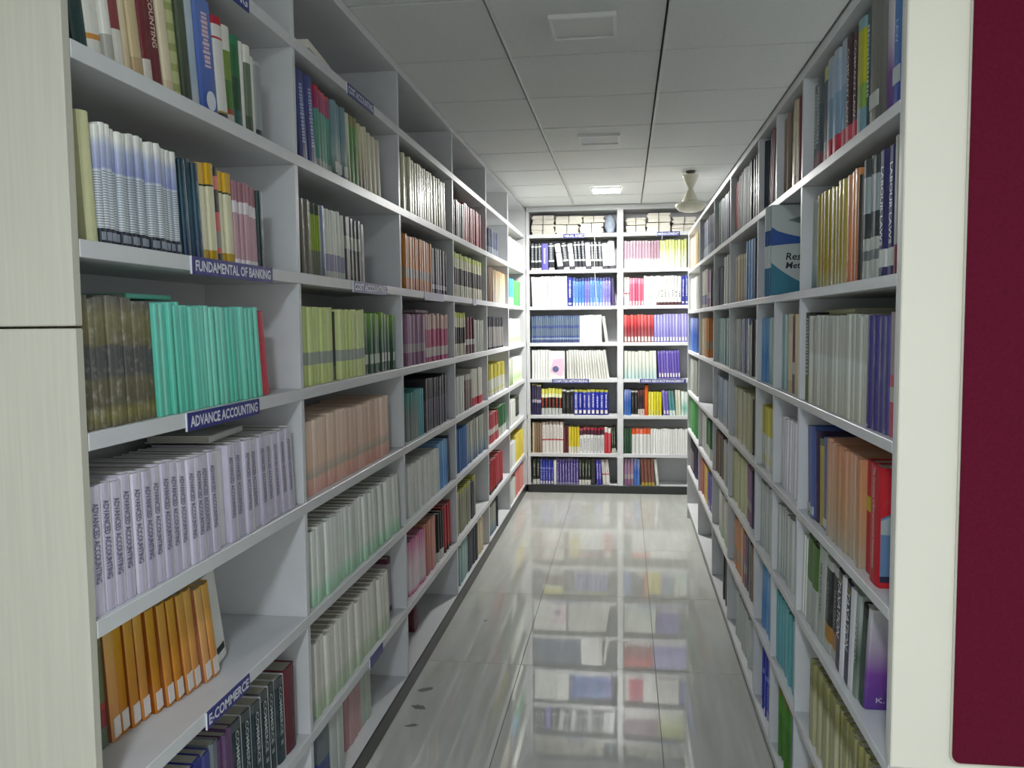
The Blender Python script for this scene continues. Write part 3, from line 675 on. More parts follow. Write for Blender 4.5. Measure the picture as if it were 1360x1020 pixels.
   ('orangeg', 9, -3.8462, -3.5361, 0.225, 0, 0, 0.02, 0.02),
   ('mauve', 1, -3.5361, -3.4662, 0.22, 0, 0, 0.02, 0.02),
   ('black', 4, -3.4662, -3.3344, 0.23, 0, 0, 0.02, 0.02),
   ('brown', 3, -3.3344, -3.2351, 0.22, 0, 0, 0.02, 0.02),
 ]),
 ('R', 4, 'G', '', [
   ('grwhite', 11, -3.7467, -3.3608, 0.2, 0, 0, 0.02, 0.02),
 ]),
 ('R', 5, 'A', '', [
   ('tealgrey', 8, -4.7817, -4.5015, 0.24, 0, 0, 0.02, 0.02),
   ('bluegrey', 11, -4.5015, -4.1387, 0.235, 0, 0, 0.02, 0.02),
 ]),
 ('R', 5, 'B', '', [
   ('navyk', 6, -4.6179, -4.4184, 0.2, 0, 0, 0.02, 0.02),
   ('whitethin', 6, -4.3558, -4.1501, 0.235, -5, -5, 0.02, 0.02),
 ]),
 ('R', 5, 'C', '', [
   ('tealw', 17, -4.7048, -4.1063, 0.23, 0, 0, 0.02, 0.02),
 ]),
 ('R', 5, 'D', '', [
   ('paleblue', 18, -4.7212, -4.0885, 0.23, 0, 0, 0.02, 0.02),
 ]),
 ('R', 5, 'E', '', [
   ('brown', 6, -4.6312, -4.4297, 0.22, 0, 0, 0.02, 0.02),
   ('dkbrown', 3, -4.4297, -4.3354, 0.22, 0, 0, 0.02, 0.02),
   ('gwhite', 6, -4.3048, -4.1024, 0.215, 0, 0, 0.02, 0.02),
 ]),
 ('R', 5, 'F', '', [
   ('mint2', 12, -4.4776, -4.0848, 0.22, 0, 0, 0.02, 0.02),
 ]),
 ('R', 5, 'G', '', [
   ('black', 6, -4.3028, -4.0991, 0.22, 0, 0, 0.02, 0.02),
 ]),
 ('R', 6, 'A', '', [
   ('dblue', 22, -5.661, -4.9042, 0.23, -2, -2, 0.02, 0.02),
 ]),
 ('R', 6, 'B', '', [
   ('whitegrey', 10, -5.5836, -5.2589, 0.235, 0, 0, 0.02, 0.02),
   ('mauve', 7, -5.2589, -5.0161, 0.22, 0, 0, 0.02, 0.02),
   ('navyk', 4, -5.0161, -4.8811, 0.22, 0, 0, 0.02, 0.02),
 ]),
 ('R', 6, 'C', '', [
   ('beige', 8, -5.6224, -5.3419, 0.235, 0, 0, 0.02, 0.02),
   ('orangeg', 8, -5.3419, -5.0883, 0.235, 0, 0, 0.02, 0.02),
 ]),
 ('R', 6, 'E', '', [
   ('whiteg', 10, -5.5243, -5.1942, 0.225, 0, 0, 0.02, 0.02),
   ('greenw', 9, -5.1942, -4.9014, 0.22, 0, 0, 0.02, 0.02),
 ]),
 ('R', 6, 'F', '', [
   ('coralr', 7, -5.5045, -5.2787, 0.21, 0, 0, 0.02, 0.02),
   ('yellow', 6, -5.2787, -5.0708, 0.21, 0, 0, 0.02, 0.02),
   ('purple', 7, -5.0708, -4.8327, 0.2, 0, 0, 0.02, 0.02),
 ]),
 ('R', 7, 'A', '', [
   ('beige', 20, -6.6464, -5.9579, 0.23, 0, 0, 0.02, 0.02),
 ]),
 ('R', 7, 'B', '', [
   ('whiteg', 17, -6.4824, -5.88, 0.23, 0, 0, 0.02, 0.02),
 ]),
 ('R', 7, 'C', '', [
   ('blue2', 22, -6.6208, -5.863, 0.24, 0, 0, 0.02, 0.02),
 ]),
 ('R', 7, 'D', '', [
   ('gwhite', 22, -6.6868, -5.9073, 0.24, 0, 0, 0.02, 0.02),
 ]),
 ('R', 7, 'E', '', [
   ('brightgreen', 24, -6.6747, -5.8287, 0.25, 0, 0, 0.02, 0.02),
 ]),
 ('R', 7, 'F', '', [
   ('kgrey', 11, -6.582, -6.208, 0.22, 0, 0, 0.02, 0.02),
   ('dpurple', 10, -6.208, -5.8742, 0.21, 0, 0, 0.02, 0.02),
 ]),
]

SHORT=dict(dgreen='dark green hardback',wgreen='white-green book',gywhite='grey-white book',marwhite='maroon-white book',beige='beige book',tan='tan book',marshort='short maroon book',martext='lettered maroon book',beige2='pale beige book',limecover='pale lime book',dgwhite='dark green book',paleblue='pale blue book',bluethick='thick blue book',redtop='red-topped book',greenwt='white-topped green book',dgreen2='deep green book',whitethin='thin white book',gygreen='grey-green book',silver='silver-grey book',
spiral='spiral-bound volume',ycream='yellow-green booklet',bluestripe='striped white paperback',teal='dark teal book',yelwhite='yellow-headed cream book',coral='coral-blocked book',pink='pale pink book',navygreen='navy-green book',
brownworn='worn brown book',aqua='aqua-green paperback',greysep='grey folder',creamthin='thin cream booklet',red='red booklet',lilac='lilac paperback',lilacw='turned lilac paperback',
patterned='patterned booklet',orange='orange-brown book',whitelean='leaning white book',navy='navy hardback',greyfold='grey folder',maroonwhite='purple-topped white book',ecom='dark COMMERCE book',maroon='dark maroon book',
navy2='glossy navy book',pinkteal='crimson-topped teal book',greyteal='grey-teal book',whgreen='white-to-green book',green='bright green book',brownb='brown-beige book',creamw='worn cream book',dkbrown='dark brown book',ygreen='yellow-green topped book',bluegrey='blue-grey book',whitegrey='grey-footed white book',dkgrey='dark grey book',lime='lime paperback',gapdark='dark purple folder',dkgrad='dark green paperback',peach='peach paperback',mint='mint-footed paperback',mint2='cream-white paperback',mframe='maroon-bordered booklet',bluefold='blue patterned booklet',grwhite='grey-white paperback',greenbk='greenish-white booklet',pinkpale='dusty pink paperback',
lawsgrey='dark grey book',dkyellow='yellow-headed navy book',skyred='sky-blue book',company='COMPANY LAW book',tealyel='teal-yellow book',dkgt='green-grey book',greythick='thick grey book',purpwhite='purple-white book',bluelaw='bright blue book',browngrey='brown-grey book',tealthin='teal-footed book',mustard='mustard-yellow book',orange3='orange book',darkthin='thin black book',kwb='black-white book',labour='LABOUR LAWS book',whitered='red-footed white book',olivedark='dark olive book',palewhite='pale grey-white paperback',indigo='indigo book',redgreyfoot='red-blocked book',royal='royal blue book',plumthin='plum book',yellowr='yellow book',peachr='peach-tan paperback',reddiam='red diamond book',redent='lettered red book',grwcover='green-topped white book',service='SERVICE TAX book',taxblack='black TAXATION book',taxnavy='navy TAXATION book',taxgreen='grey-green TAXATION book',dgreenr='dark green hardback',olive='pale olive paperback')

# ------------------------------------------------------------------ helpers
def lin(h):
    h = h.replace(' ', '')
    v = [int(h[i:i + 2], 16) / 255 for i in (0, 2, 4)]
    return [c / 12.92 if c <= 0.04045 else ((c + 0.055) / 1.055) ** 2.4 for c in v] + [1.0]

def tag(o, label=None, cat=None, group=None, kind=None):
    if label: o['label'] = label
    if cat: o['category'] = cat
    if group: o['group'] = group
    if kind: o['kind'] = kind
    return o

def link(name, mesh, parent=None, loc=None):
    o = bpy.data.objects.new(name, mesh)
    COL.objects.link(o)
    if parent: o.parent = parent
    if loc is not None: o.location = loc
    return o

def empty(name, loc=(0, 0, 0), rz=0):
    o = bpy.data.objects.new(name, None)
    o.empty_display_size = 0.05
    COL.objects.link(o)
    o.location = loc; o.rotation_euler = (0, 0, rz)
    return o

class MB:
    """collects boxes / lathes / prisms into one mesh"""
    def __init__(s): s.v = []; s.f = []; s.m = []; s.smooth = []
    def quad_box(s, x0, x1, y0, y1, z0, z1, mi=0, jit=0):
        n = len(s.v)
        for z in (z0, z1):
            for x, y in ((x0, y0), (x1, y0), (x1, y1), (x0, y1)):
                s.v.append((x + random.uniform(-jit, jit), y + random.uniform(-jit, jit), z + random.uniform(-jit, jit) * .3))
        for q in ((0, 3, 2, 1), (4, 5, 6, 7), (0, 1, 5, 4), (1, 2, 6, 5), (2, 3, 7, 6), (3, 0, 4, 7)):
            s.f.append([n + i for i in q]); s.m.append(mi); s.smooth.append(False)
        return s
    def lathe(s, prof, seg=28, c=(0, 0, 0), mi=0, smooth=True):
        n = len(s.v); k = len(prof)
        for i in range(seg):
            a = 2 * math.pi * i / seg
            for r, z in prof: s.v.append((c[0] + r * math.cos(a), c[1] + r * math.sin(a), c[2] + z))
        for i in range(seg):
            for j in range(k - 1):
                a = n + i * k + j; b = n + ((i + 1) % seg) * k + j
                s.f.append([a, b, b + 1, a + 1]); s.m.append(mi); s.smooth.append(smooth)
        return s
    def tube(s, pts, r, seg=6, mi=0):
        n = len(s.v)
        for i, p in enumerate(pts):
            p = Vector(p)
            d = (Vector(pts[min(i + 1, len(pts) - 1)]) - Vector(pts[max(i - 1, 0)])).normalized()
            a = d.cross(Vector((0.3, 0.9, 0.1))).normalized(); b = d.cross(a)
            for k in range(seg):
                t = 2 * math.pi * k / seg
                s.v.append(tuple(p + a * r * math.cos(t) + b * r * math.sin(t)))
        for i in range(len(pts) - 1):
            for k in range(seg):
                a = n + i * seg + k; b = n + i * seg + (k + 1) % seg
                s.f.append([a, b, b + seg, a + seg]); s.m.append(mi); s.smooth.append(True)
        return s
    def mesh(s, name, mats, bevel=0):
        me = bpy.data.meshes.new(name)
        me.from_pydata(s.v, [], s.f)
        for mt in mats: me.materials.append(mt)
        me.polygons.foreach_set('material_index', s.m)
        me.polygons.foreach_set('use_smooth', s.smooth)
        bm = bmesh.new(); bm.from_mesh(me)
        bmesh.ops.recalc_face_normals(bm, faces=bm.faces)
        if bevel:
            bmesh.ops.bevel(bm, geom=bm.edges, offset=bevel, segments=1, affect='EDGES', profile=.5)
        bm.to_mesh(me); bm.free()
        return me
    def build(s, name, mat, parent=None, loc=None, bevel=0):
        return link(name, s.mesh(name, mat if isinstance(mat, list) else [mat], bevel), parent, loc)

def wbox(name, parent, b, mat, bevel=0.0012):
    """a box given in world coordinates, as a part of an unrotated parent"""
    o = parent.location if parent else Vector((0, 0, 0))
    return MB().quad_box(b[0] - o.x, b[1] - o.x, b[2] - o.y, b[3] - o.y, b[4] - o.z, b[5] - o.z).build(name, mat, parent, bevel=bevel)

# ------------------------------------------------------------------ materials
def newmat(name):
    mt = bpy.data.materials.new(name); mt.use_nodes = True
    return mt, mt.node_tree.nodes, mt.node_tree.links, mt.node_tree.nodes['Principled BSDF']

def plain(name, hexc, rough=.5, noise=0.0, nscale=40, bump=0.0, stretch=(1, 1, 1), spec=.5, coat=0, hex2=None):
    mt, N, L, B = newmat(name)
    B.inputs['Base Color'].default_value = lin(hexc)
    B.inputs['Roughness'].default_value = rough
    B.inputs['Specular IOR Level'].default_value = spec
    if coat: B.inputs['Coat Weight'].default_value = coat; B.inputs['Coat Roughness'].default_value = .1
    if noise or bump:
        tc = N.new('ShaderNodeTexCoord'); mp = N.new('ShaderNodeMapping'); mp.inputs['Scale'].default_value = stretch
        nz = N.new('ShaderNodeTexNoise'); nz.inputs['Scale'].default_value = nscale; nz.inputs['Detail'].default_value = 5
        L.new(tc.outputs['Object'], mp.inputs[0]); L.new(mp.outputs[0], nz.inputs['Vector'])
        if noise:
            rp = N.new('ShaderNodeMapRange'); rp.inputs['From Min'].default_value = .3; rp.inputs['From Max'].default_value = .7
            L.new(nz.outputs['Fac'], rp.inputs['Value'])
            mx = N.new('ShaderNodeMix'); mx.data_type = 'RGBA'
            c = lin(hexc)
            mx.inputs['A'].default_value = [max(0, v * (1 - noise)) for v in c[:3]] + [1]
            mx.inputs['B'].default_value = lin(hex2) if hex2 else [min(1, v * (1 + noise)) for v in c[:3]] + [1]
            L.new(rp.outputs[0], mx.inputs['Factor']); L.new(mx.outputs['Result'], B.inputs['Base Color'])
        if bump:
            bp = N.new('ShaderNodeBump'); bp.inputs['Strength'].default_value = bump; bp.inputs['Distance'].default_value = .002
            L.new(nz.outputs['Fac'], bp.inputs['Height']); L.new(bp.outputs[0], B.inputs['Normal'])
    return mt

def emit(name, col, strength):
    mt, N, L, B = newmat(name)
    B.inputs['Base Color'].default_value = (.8, .8, .8, 1)
    B.inputs['Emission Color'].default_value = col
    B.inputs['Emission Strength'].default_value = strength
    return mt

LAM = plain('white_laminate', 'cbcccd', .38, noise=.03, nscale=14)
LAMR = plain('rack_laminate', 'cbcccd', .38, noise=.03, nscale=14)
LAMB = plain('laminate_back', 'cbcccd', .5)
CREAM = plain('cream_woodgrain', 'b9b6a7', .5, noise=.05, nscale=9, stretch=(14, 14, .5), bump=.08)
PLINTH = plain('dark_plinth', '2a2c2a', .35)
PANELW = plain('board_white', 'dcd8c9', .5, noise=.02, nscale=3)
FELT = plain('maroon_felt', '5c142a', .95, noise=.1, nscale=220, bump=.35, spec=.1)
ALU = plain('felt_border', 'c4bfae', .45)
SIGNB = plain('sign_blue', '2d2f78', .35, noise=.03)
SIGNG = plain('sign_grey', '9a9cac', .35)
SIGNW = plain('sign_white', 'd6d8e0', .4)
PAGE = plain('paper_pages', 'b9b4a6', .85, noise=.12, nscale=60, stretch=(1, 30, 1))
PAGEW = plain('paper_white', 'd8d4c8', .8, noise=.08, nscale=30, stretch=(1, 1, 18))
LABELW = plain('spine_label_paper', 'd8d4cf', .6, noise=.05)
STRING = plain('black_string', '1c1c1c', .8)
CORDW = plain('white_cord', 'd8d8d4', .6)
WALLM = plain('wall_paint', 'cfd0cc', .7, noise=.02, nscale=6, bump=.05)
FANM = plain('fan_cream', 'd8d4c0', .3, noise=.02)
FAND = plain('fan_dark', '5a564c', .5)
CEILT = plain('ceiling_tile_white', 'dcdedb', .85, noise=.03, nscale=60, bump=.06)
CEILG = plain('ceiling_runner_white', 'cfd2cd', .45)
PLENUM = plain('ceiling_plenum', '8c8a84', .9)
LEDF = plain('led_frame', 'dcdcd6', .4)
LEDOFF = plain('led_diffuser_unlit', 'c2c5c0', .45)
LED_FAR = emit('led_lit_far', (1, .99, .97, 1), LAMP_FAR)
LED_NEAR = emit('led_lit_near', (.82, .90, 1, 1), LAMP_NEAR)
BAGM = plain('blue_cloth', 'a9b6c4', .9, noise=.15, nscale=25, bump=.4)

def floor_material():
    mt, N, L, B = newmat('polished_floor_tile')
    tc = N.new('ShaderNodeTexCoord'); oi = N.new('ShaderNodeObjectInfo')
    ad = N.new('ShaderNodeVectorMath'); ad.operation = 'ADD'
    geo = N.new('ShaderNodeNewGeometry')
    mp = N.new('ShaderNodeMapping'); mp.inputs['Scale'].default_value = (9, .9, 1); mp.inputs['Rotation'].default_value = (0, 0, .05)
    L.new(geo.outputs['Position'], ad.inputs[0]); L.new(oi.outputs['Random'], ad.inputs[1]); L.new(ad.outputs[0], mp.inputs[0])
    nz = N.new('ShaderNodeTexNoise'); nz.inputs['Scale'].default_value = 1.6; nz.inputs['Detail'].default_value = 7; nz.inputs['Distortion'].default_value = .6
    L.new(mp.outputs[0], nz.inputs['Vector'])
    rp = N.new('ShaderNodeValToRGB')
    rp.color_ramp.elements[0].position = .32; rp.color_ramp.elements[0].color = lin('acada6')
    rp.color_ramp.elements[1].position = .7; rp.color_ramp.elements[1].color = lin('babcb6')
    L.new(nz.outputs['Fac'], rp.inputs[0])
    # scuffs of dirt, fixed on the floor
    n2 = N.new('ShaderNodeTexNoise'); n2.inputs['Scale'].default_value = 5.5; n2.inputs['Detail'].default_value = 4
    L.new(geo.outputs['Position'], n2.inputs['Vector'])
    r2 = N.new('ShaderNodeMapRange'); r2.inputs['From Min'].default_value = .72; r2.inputs['From Max'].default_value = .8
    r2.inputs['To Max'].default_value = .35
    L.new(n2.outputs['Fac'], r2.inputs['Value'])
    mx = N.new('ShaderNodeMix'); mx.data_type = 'RGBA'; mx.inputs['B'].default_value = lin('5c5a52')
    L.new(r2.outputs[0], mx.inputs['Factor']); L.new(rp.outputs[0], mx.inputs['A'])
    L.new(mx.outputs['Result'], B.inputs['Base Color'])
    B.inputs['Roughness'].default_value = .035
    B.inputs['Specular IOR Level'].default_value = .62
    return mt
FLOORM = floor_material()
GROUT = plain('grout', '6a6962', .8)

STYLE_MAT = {}
def style_mat(st):
    if st in STYLE_MAT: return STYLE_MAT[st]
    ph, stops, mode, o = STYLES[st]
    mt, N, L, B = newmat('cover_' + st)
    uv = N.new('ShaderNodeUVMap'); uv.uv_map = 'UVMap'
    sx = N.new('ShaderNodeSeparateXYZ'); L.new(uv.outputs[0], sx.inputs[0])
    rp = N.new('ShaderNodeValToRGB'); cr_ = rp.color_ramp
    cr_.interpolation = 'CONSTANT' if mode == 'C' else 'LINEAR'
    cr_.elements[0].position = stops[0][0]; cr_.elements[0].color = lin(stops[0][1])
    if len(stops) == 1:
        cr_.elements[1].position = 1; cr_.elements[1].color = lin(stops[0][1])
    else:
        cr_.elements[1].position = stops[1][0]; cr_.elements[1].color = lin(stops[1][1])
        for p, c in stops[2:]:
            e = cr_.elements.new(min(p, 1)); e.color = lin(c)
    L.new(sx.outputs['Y'], rp.inputs[0])
    colr = rp.outputs[0]
    def mix(fac, b, a):
        mx = N.new('ShaderNodeMix'); mx.data_type = 'RGBA'
        if isinstance(fac, float): mx.inputs['Factor'].default_value = fac
        else: L.new(fac, mx.inputs['Factor'])
        L.new(a, mx.inputs['A'])
        if isinstance(b, list): mx.inputs['B'].default_value = b
        else: L.new(b, mx.inputs['B'])
        return mx.outputs['Result']
    def mth(op, a, b, c=None):
        q = N.new('ShaderNodeMath'); q.operation = op
        for i, v in enumerate((a, b, c)):
            if v is None: continue
            if isinstance(v, (int, float)): q.inputs[i].default_value = v
            else: L.new(v, q.inputs[i])
        return q.outputs[0]
    if 'stripes' in o:
        v0, v1, cnt, hx = o['stripes']
        w = mth('FRACT', mth('MULTIPLY', mth('SUBTRACT', sx.outputs['Y'], v0), cnt / (v1 - v0)), 0)
        k = mth('MULTIPLY', mth('LESS_THAN', w, .38), mth('MULTIPLY', mth('GREATER_THAN', sx.outputs['Y'], v0), mth('LESS_THAN', sx.outputs['Y'], v1)))
        colr = mix(k, lin(hx), colr)
    if o.get('checker'):
        w = mth('FRACT', mth('MULTIPLY', sx.outputs['Y'], 17.0), 0)
        k = mth('MULTIPLY', mth('LESS_THAN', w, .45), mth('LESS_THAN', mth('ABSOLUTE', mth('SUBTRACT', sx.outputs['X'], .5), 0), .22))
        k = mth('MULTIPLY', k, mth('GREATER_THAN', sx.outputs['Y'], .36))
        colr = mix(k, lin('c8ccc8'), colr)
    if o.get('whiteedge'):
        k = mth('MULTIPLY', mth('GREATER_THAN', sx.outputs['X'], .66 if o['whiteedge'] == 1 else o['whiteedge']), mth('LESS_THAN', sx.outputs['X'], 1.2))
        colr = mix(k, lin('d8d6da'), colr)
    if 'side' in o:
        k = mth('ADD', mth('LESS_THAN', sx.outputs['X'], .002), mth('GREATER_THAN', sx.outputs['X'], .998))
        colr = mix(k, lin(o['side']), colr)
    # printing wear and per-book tint: random number of the object or of the joined book
    rv = N.new('ShaderNodeUVMap'); rv.uv_map = 'rnd'
    sr_ = N.new('ShaderNodeSeparateXYZ'); L.new(rv.outputs[0], sr_.inputs[0])
    oi = N.new('ShaderNodeObjectInfo')
    rnd = mth('FRACT', mth('ADD', oi.outputs['Random'], sr_.outputs['X']), 0)
    hsv = N.new('ShaderNodeHueSaturation')
    L.new(colr, hsv.inputs['Color'])
    L.new(mth('MULTIPLY_ADD', rnd, .22, .88), hsv.inputs['Value'])
    L.new(mth('MULTIPLY_ADD', rnd, -.2, 1.08), hsv.inputs['Saturation'])
    colr = hsv.outputs[0]
    geo = N.new('ShaderNodeNewGeometry')
    nz = N.new('ShaderNodeTexNoise'); nz.inputs['Scale'].default_value = 55 if o.get('wear') else 38
    nz.inputs['Detail'].default_value = 4
    L.new(geo.outputs['Position'], nz.inputs['Vector'])
    w = N.new('ShaderNodeMapRange'); w.inputs['From Min'].default_value = .52; w.inputs['From Max'].default_value = .75
    w.inputs['To Max'].default_value = .55 if o.get('wear') else .12
    L.new(nz.outputs['Fac'], w.inputs['Value'])
    colr = mix(w.outputs[0], lin('a8a498') if o.get('wear') else lin('8c8a84'), colr)
    L.new(colr, B.inputs['Base Color'])
    B.inputs['Roughness'].default_value = .4 if o.get('gloss') else .5
    if o.get('gloss'):
        bp = N.new('ShaderNodeBump'); bp.inputs['Strength'].default_value = .35; bp.inputs['Distance'].default_value = .005
        L.new(nz.outputs['Fac'], bp.inputs['Height']); L.new(bp.outputs[0], B.inputs['Normal'])
        B.inputs['Coat Weight'].default_value = .14; B.inputs['Coat Roughness'].default_value = .16
        L.new(bp.outputs[0], B.inputs['Coat Normal'])
    STYLE_MAT[st] = mt
    return mt

TEXT_MAT = {}
def text_mat(hx):
    if hx not in TEXT_MAT: TEXT_MAT[hx] = plain('print_' + hx, hx, .5)
    return TEXT_MAT[hx]

TEXT_CACHE = {}
def text_mesh(body, shear=0.0, bold=0.0):
    """flat lettering: list of verts (2D, centred) and faces, plus width and height"""
    key = (body, shear, bold)
    if key in TEXT_CACHE: return TEXT_CACHE[key]
    cu = bpy.data.curves.new('lettering', 'FONT'); cu.body = body; cu.size = 1; cu.resolution_u = 2; cu.shear = shear; cu.offset = bold
    cu.align_x = 'LEFT'
    ob = bpy.data.objects.new('lettering', cu); COL.objects.link(ob)
    dg = bpy.context.evaluated_depsgraph_get()
    me = bpy.data.meshes.new_from_object(ob.evaluated_get(dg))
    vs = [tuple(v.co[:2]) for v in me.vertices]; fs = [list(p.vertices) for p in me.polygons]
    bpy.data.objects.remove(ob); bpy.data.meshes.remove(me); bpy.data.curves.remove(cu)
    xs = [v[0] for v in vs]; ys = [v[1] for v in vs]
    cx, cyy = (min(xs) + max(xs)) / 2, (min(ys) + max(ys)) / 2
    r = ([(x - cx, y - cyy) for x, y in vs], fs, max(xs) - min(xs), max(ys) - min(ys))
    TEXT_CACHE[key] = r
    return r

def lettering(name, body, fn, w, h, hx, parent, shear=0.0, bold=0.0):
    """letters scaled to w x h; fn maps (a, b) on the surface to local 3D"""
    vs, fs, tw, th = text_mesh(body, shear, bold)
    me = bpy.data.meshes.new(name)
    me.from_pydata([fn(x * w / tw, y * h / th) for x, y in vs], [], fs)
    me.materials.append(text_mat(hx) if isinstance(hx, str) else hx)
    return link(name, me, parent)

# ------------------------------------------------------------------ the setting
def structure(o): return tag(o, kind='structure')
X0, X1, Y0, Y1 = -1.16, 3.2, -2.6, 7.66

fl = structure(MB().quad_box(X0 - .1, X1 + .1, Y0, Y1 + .1, -.06, -.004).build('floor', GROUT))
tw, tl = .585, .965
tile = MB().quad_box(-tw / 2 + .0012, tw / 2 - .0012, -tl / 2 + .0012, tl / 2 - .0012, -.006, 0).mesh('floor_tile', [FLOORM], bevel=.0006)
i0 = -2
for i in range(i0, 6):
    for j in range(-9, 4):
        xa = -.455 + i * tw + tw / 2; ya = 5.505 + j * tl + tl / 2
        if xa + tw / 2 < X0 - .45 or xa - tw / 2 > X1 or ya + tl / 2 < Y0 or ya - tl / 2 > Y1: continue
        link('floor_tile', tile, fl, (xa, ya, 0))
scuff = plain('floor_scuff_dirt', '55544c', .5, noise=.2, nscale=60)
for (sx_, sy_, a, b, an) in ((-.815, 3.28, .035, .018, .6), (-.80, 3.12, .04, .02, -.4), (-.79, 2.97, .03, .014, .3), (-.70, 4.1, .012, .012, 0)):
    ring = [(math.cos(t) * a * random.uniform(.6, 1.1), math.sin(t) * b * random.uniform(.6, 1.1)) for t in [k * math.pi / 7 for k in range(14)]]
    me = bpy.data.meshes.new('scuff_mark')
    me.from_pydata([(x * math.cos(an) - y * math.sin(an), x * math.sin(an) + y * math.cos(an), 0.0004) for x, y in ring], [], [list(range(14))])
    me.materials.append(scuff)
    link('scuff_mark', me, fl, (sx_, sy_, 0))

ce = structure(MB().quad_box(X0 - .1, X1 + .1, Y0, Y1 + .1, CEIL + .045, CEIL + .09).build('ceiling', PLENUM))
cw, cl = .5727, .5933
ctile = MB().quad_box(-cw / 2 + .008, cw / 2 - .008, -cl / 2 + .0065, cl / 2 - .0065, 0, .02).mesh('ceiling_tile', [CEILT], bevel=.0015)
for i in range(-2, 7):
    xa = -.434 + i * cw + cw / 2
    for j in range(-10, 8):
        ya = 3.2567 + j * cl + cl / 2
        if ya - cl / 2 < Y0 - .3 or ya > Y1 + .2: continue
        link('ceiling_tile', ctile, ce, (xa, ya, CEIL + random.uniform(0, .0015)))
    if i > -2:
        MB().quad_box(-.001, .009, Y0, Y1, -.005, .012).build('ceiling_runner', CEILG, ce, (xa - cw / 2, 0, CEIL), bevel=.001)

structure(wbox('wall_left', None, (X0 - .1, X0, Y0, Y1, 0, CEIL + .05), WALLM, 0))
structure(wbox('wall_back', None, (X0 - .1, X1, Y1, Y1 + .1, 0, CEIL + .05), WALLM, 0))


# ------------------------------------------------------------------ bookcases
def bookcase_left():
    r = empty('bookcase', (XL, LD[0], 0))
    tag(r, 'long white built-in bookcase with six bays reaching the ceiling', 'bookcase')
    xb = XL - DEP_L
    for k in range(8):
        z = ZL[k]
        if k == 0: b = (xb, XL - .004, LD[0], YB, .045, .07)
        else: b = (xb, XL, LD[0], YB, z - TL / 2, z + TL / 2)
        wbox('shelf', r, b, LAM)
    wbox('top_board', r, (xb, XL, LD[0], YB, CEIL - .03, CEIL - .002), LAM)
    wbox('plinth', r, (XL - .03, XL + .002, LD[0], YB, 0.001, .068), PLINTH)
    wbox('back_panel', r, (xb - .012, xb, LD[0], YB + .3, 0.001, CEIL - .002), LAMB)
    edges = [.07] + [z + TL / 2 for z in ZL[1:]]
    tops = [z - TL / 2 for z in ZL[1:]] + [CEIL - .03]
    for Y in LD[1:-1]:
        for a, b in zip(edges, tops):
            wbox('divider', r, (xb, XL - .002, Y - .011, Y + .011, a, b), LAM)
    wbox('end_panel', r, (xb, XL + .012, YB - .012, YB + .022, .0705, CEIL - .004), LAM)
    # cream end cladding facing the hall, upper and lower sheet with an open joint
    wbox('end_cladding', r, (X0 - .35, XL, LD[0] - .022, LD[0] - .001, 1.5025, CEIL - .002), CREAM, .002)
    wbox('end_cladding', r, (X0 - .35, XL, LD[0] - .022, LD[0] - .001, 0.001, 1.4985), CREAM, .002)
    return r

def bookcase_back():
    r = empty('bookcase', (BD[0], YB, 0))
    tag(r, 'white bookcase across the aisle end with paper bundles on top', 'bookcase')
    yb = YB + .28
    for k in range(8):
        z = ZL[k]
        b = (BD[0] - .01, BD[-1], YB + .03, yb, .045, .07) if k == 0 else (BD[0] - .01, BD[-1], YB, yb, z - TL / 2, z + TL / 2)
        wbox('shelf', r, b, LAM)
    wbox('top_board', r, (BD[0] - .01, BD[-1], YB - .004, yb, CEIL - .045, CEIL - .002), LAM)
    wbox('plinth', r, (XL + .02, BD[-1], YB + .001, YB + .03, .001, .0695), PLINTH)
    wbox('back_panel', r, (XL - .1, BD[-1], yb, yb + .012, .001, CEIL - .002), LAMB)
    edges = [.07] + [z + TL / 2 for z in ZL[1:]]
    tops = [z - TL / 2 for z in ZL[1:]] + [CEIL - .045]
    for i, X in enumerate(BD):
        for a, b in zip(edges, tops):
            w = .026 if 0 < i < len(BD) - 1 else .014
            wbox('divider', r, (X - w, X + w, YB - .002, yb, a, b), LAM)
    return r

def rack_right():
    r = empty('book_rack', (XR, RD[-1], 0))
    tag(r, 'grey-white book rack below ceiling height with a notice board end', 'book rack')
    xb = XR + DEP_R
    ya, yb = RD[-1], RD[0]
    for k in range(8):
        z = ZR[k]
        wbox('shelf', r, (XR, xb, ya, yb, z - TR / 2, z + TR / 2), LAMR)
    wbox('plinth', r, (XR + .03, xb, ya, yb, .001, ZR[0] - TR / 2), LAMR)
    wbox('back_panel', r, (xb, xb + .012, ya, yb, .001, ZR[7] + TR / 2), LAMR)
    for i, Y in enumerate(RD[1:-1]):
        for k in range(7):
            wbox('divider', r, (XR + .001, xb, Y - .009, Y + .009, ZR[k] + TR / 2, ZR[k + 1] - TR / 2), LAMR)
    wbox('end_panel', r, (XR, xb, yb, yb + .018, .001, ZR[7] + TR / 2), LAMR)
    wbox('end_panel', r, (XR, XR + .62, ya - .018, ya - .0005, .001, ZR[7] + TR / 2), LAMR)
    # far side of the double rack, seen only past its end
    wbox('far_side_panel', r, (xb + .30, xb + .318, ya, yb, .001, ZR[7] + TR / 2), LAMR)
    wbox('top_cover', r, (xb + .013, xb + .318, ya, yb, ZR[7] + TR / 2 - .02, ZR[7] + TR / 2), LAMR)
    return r

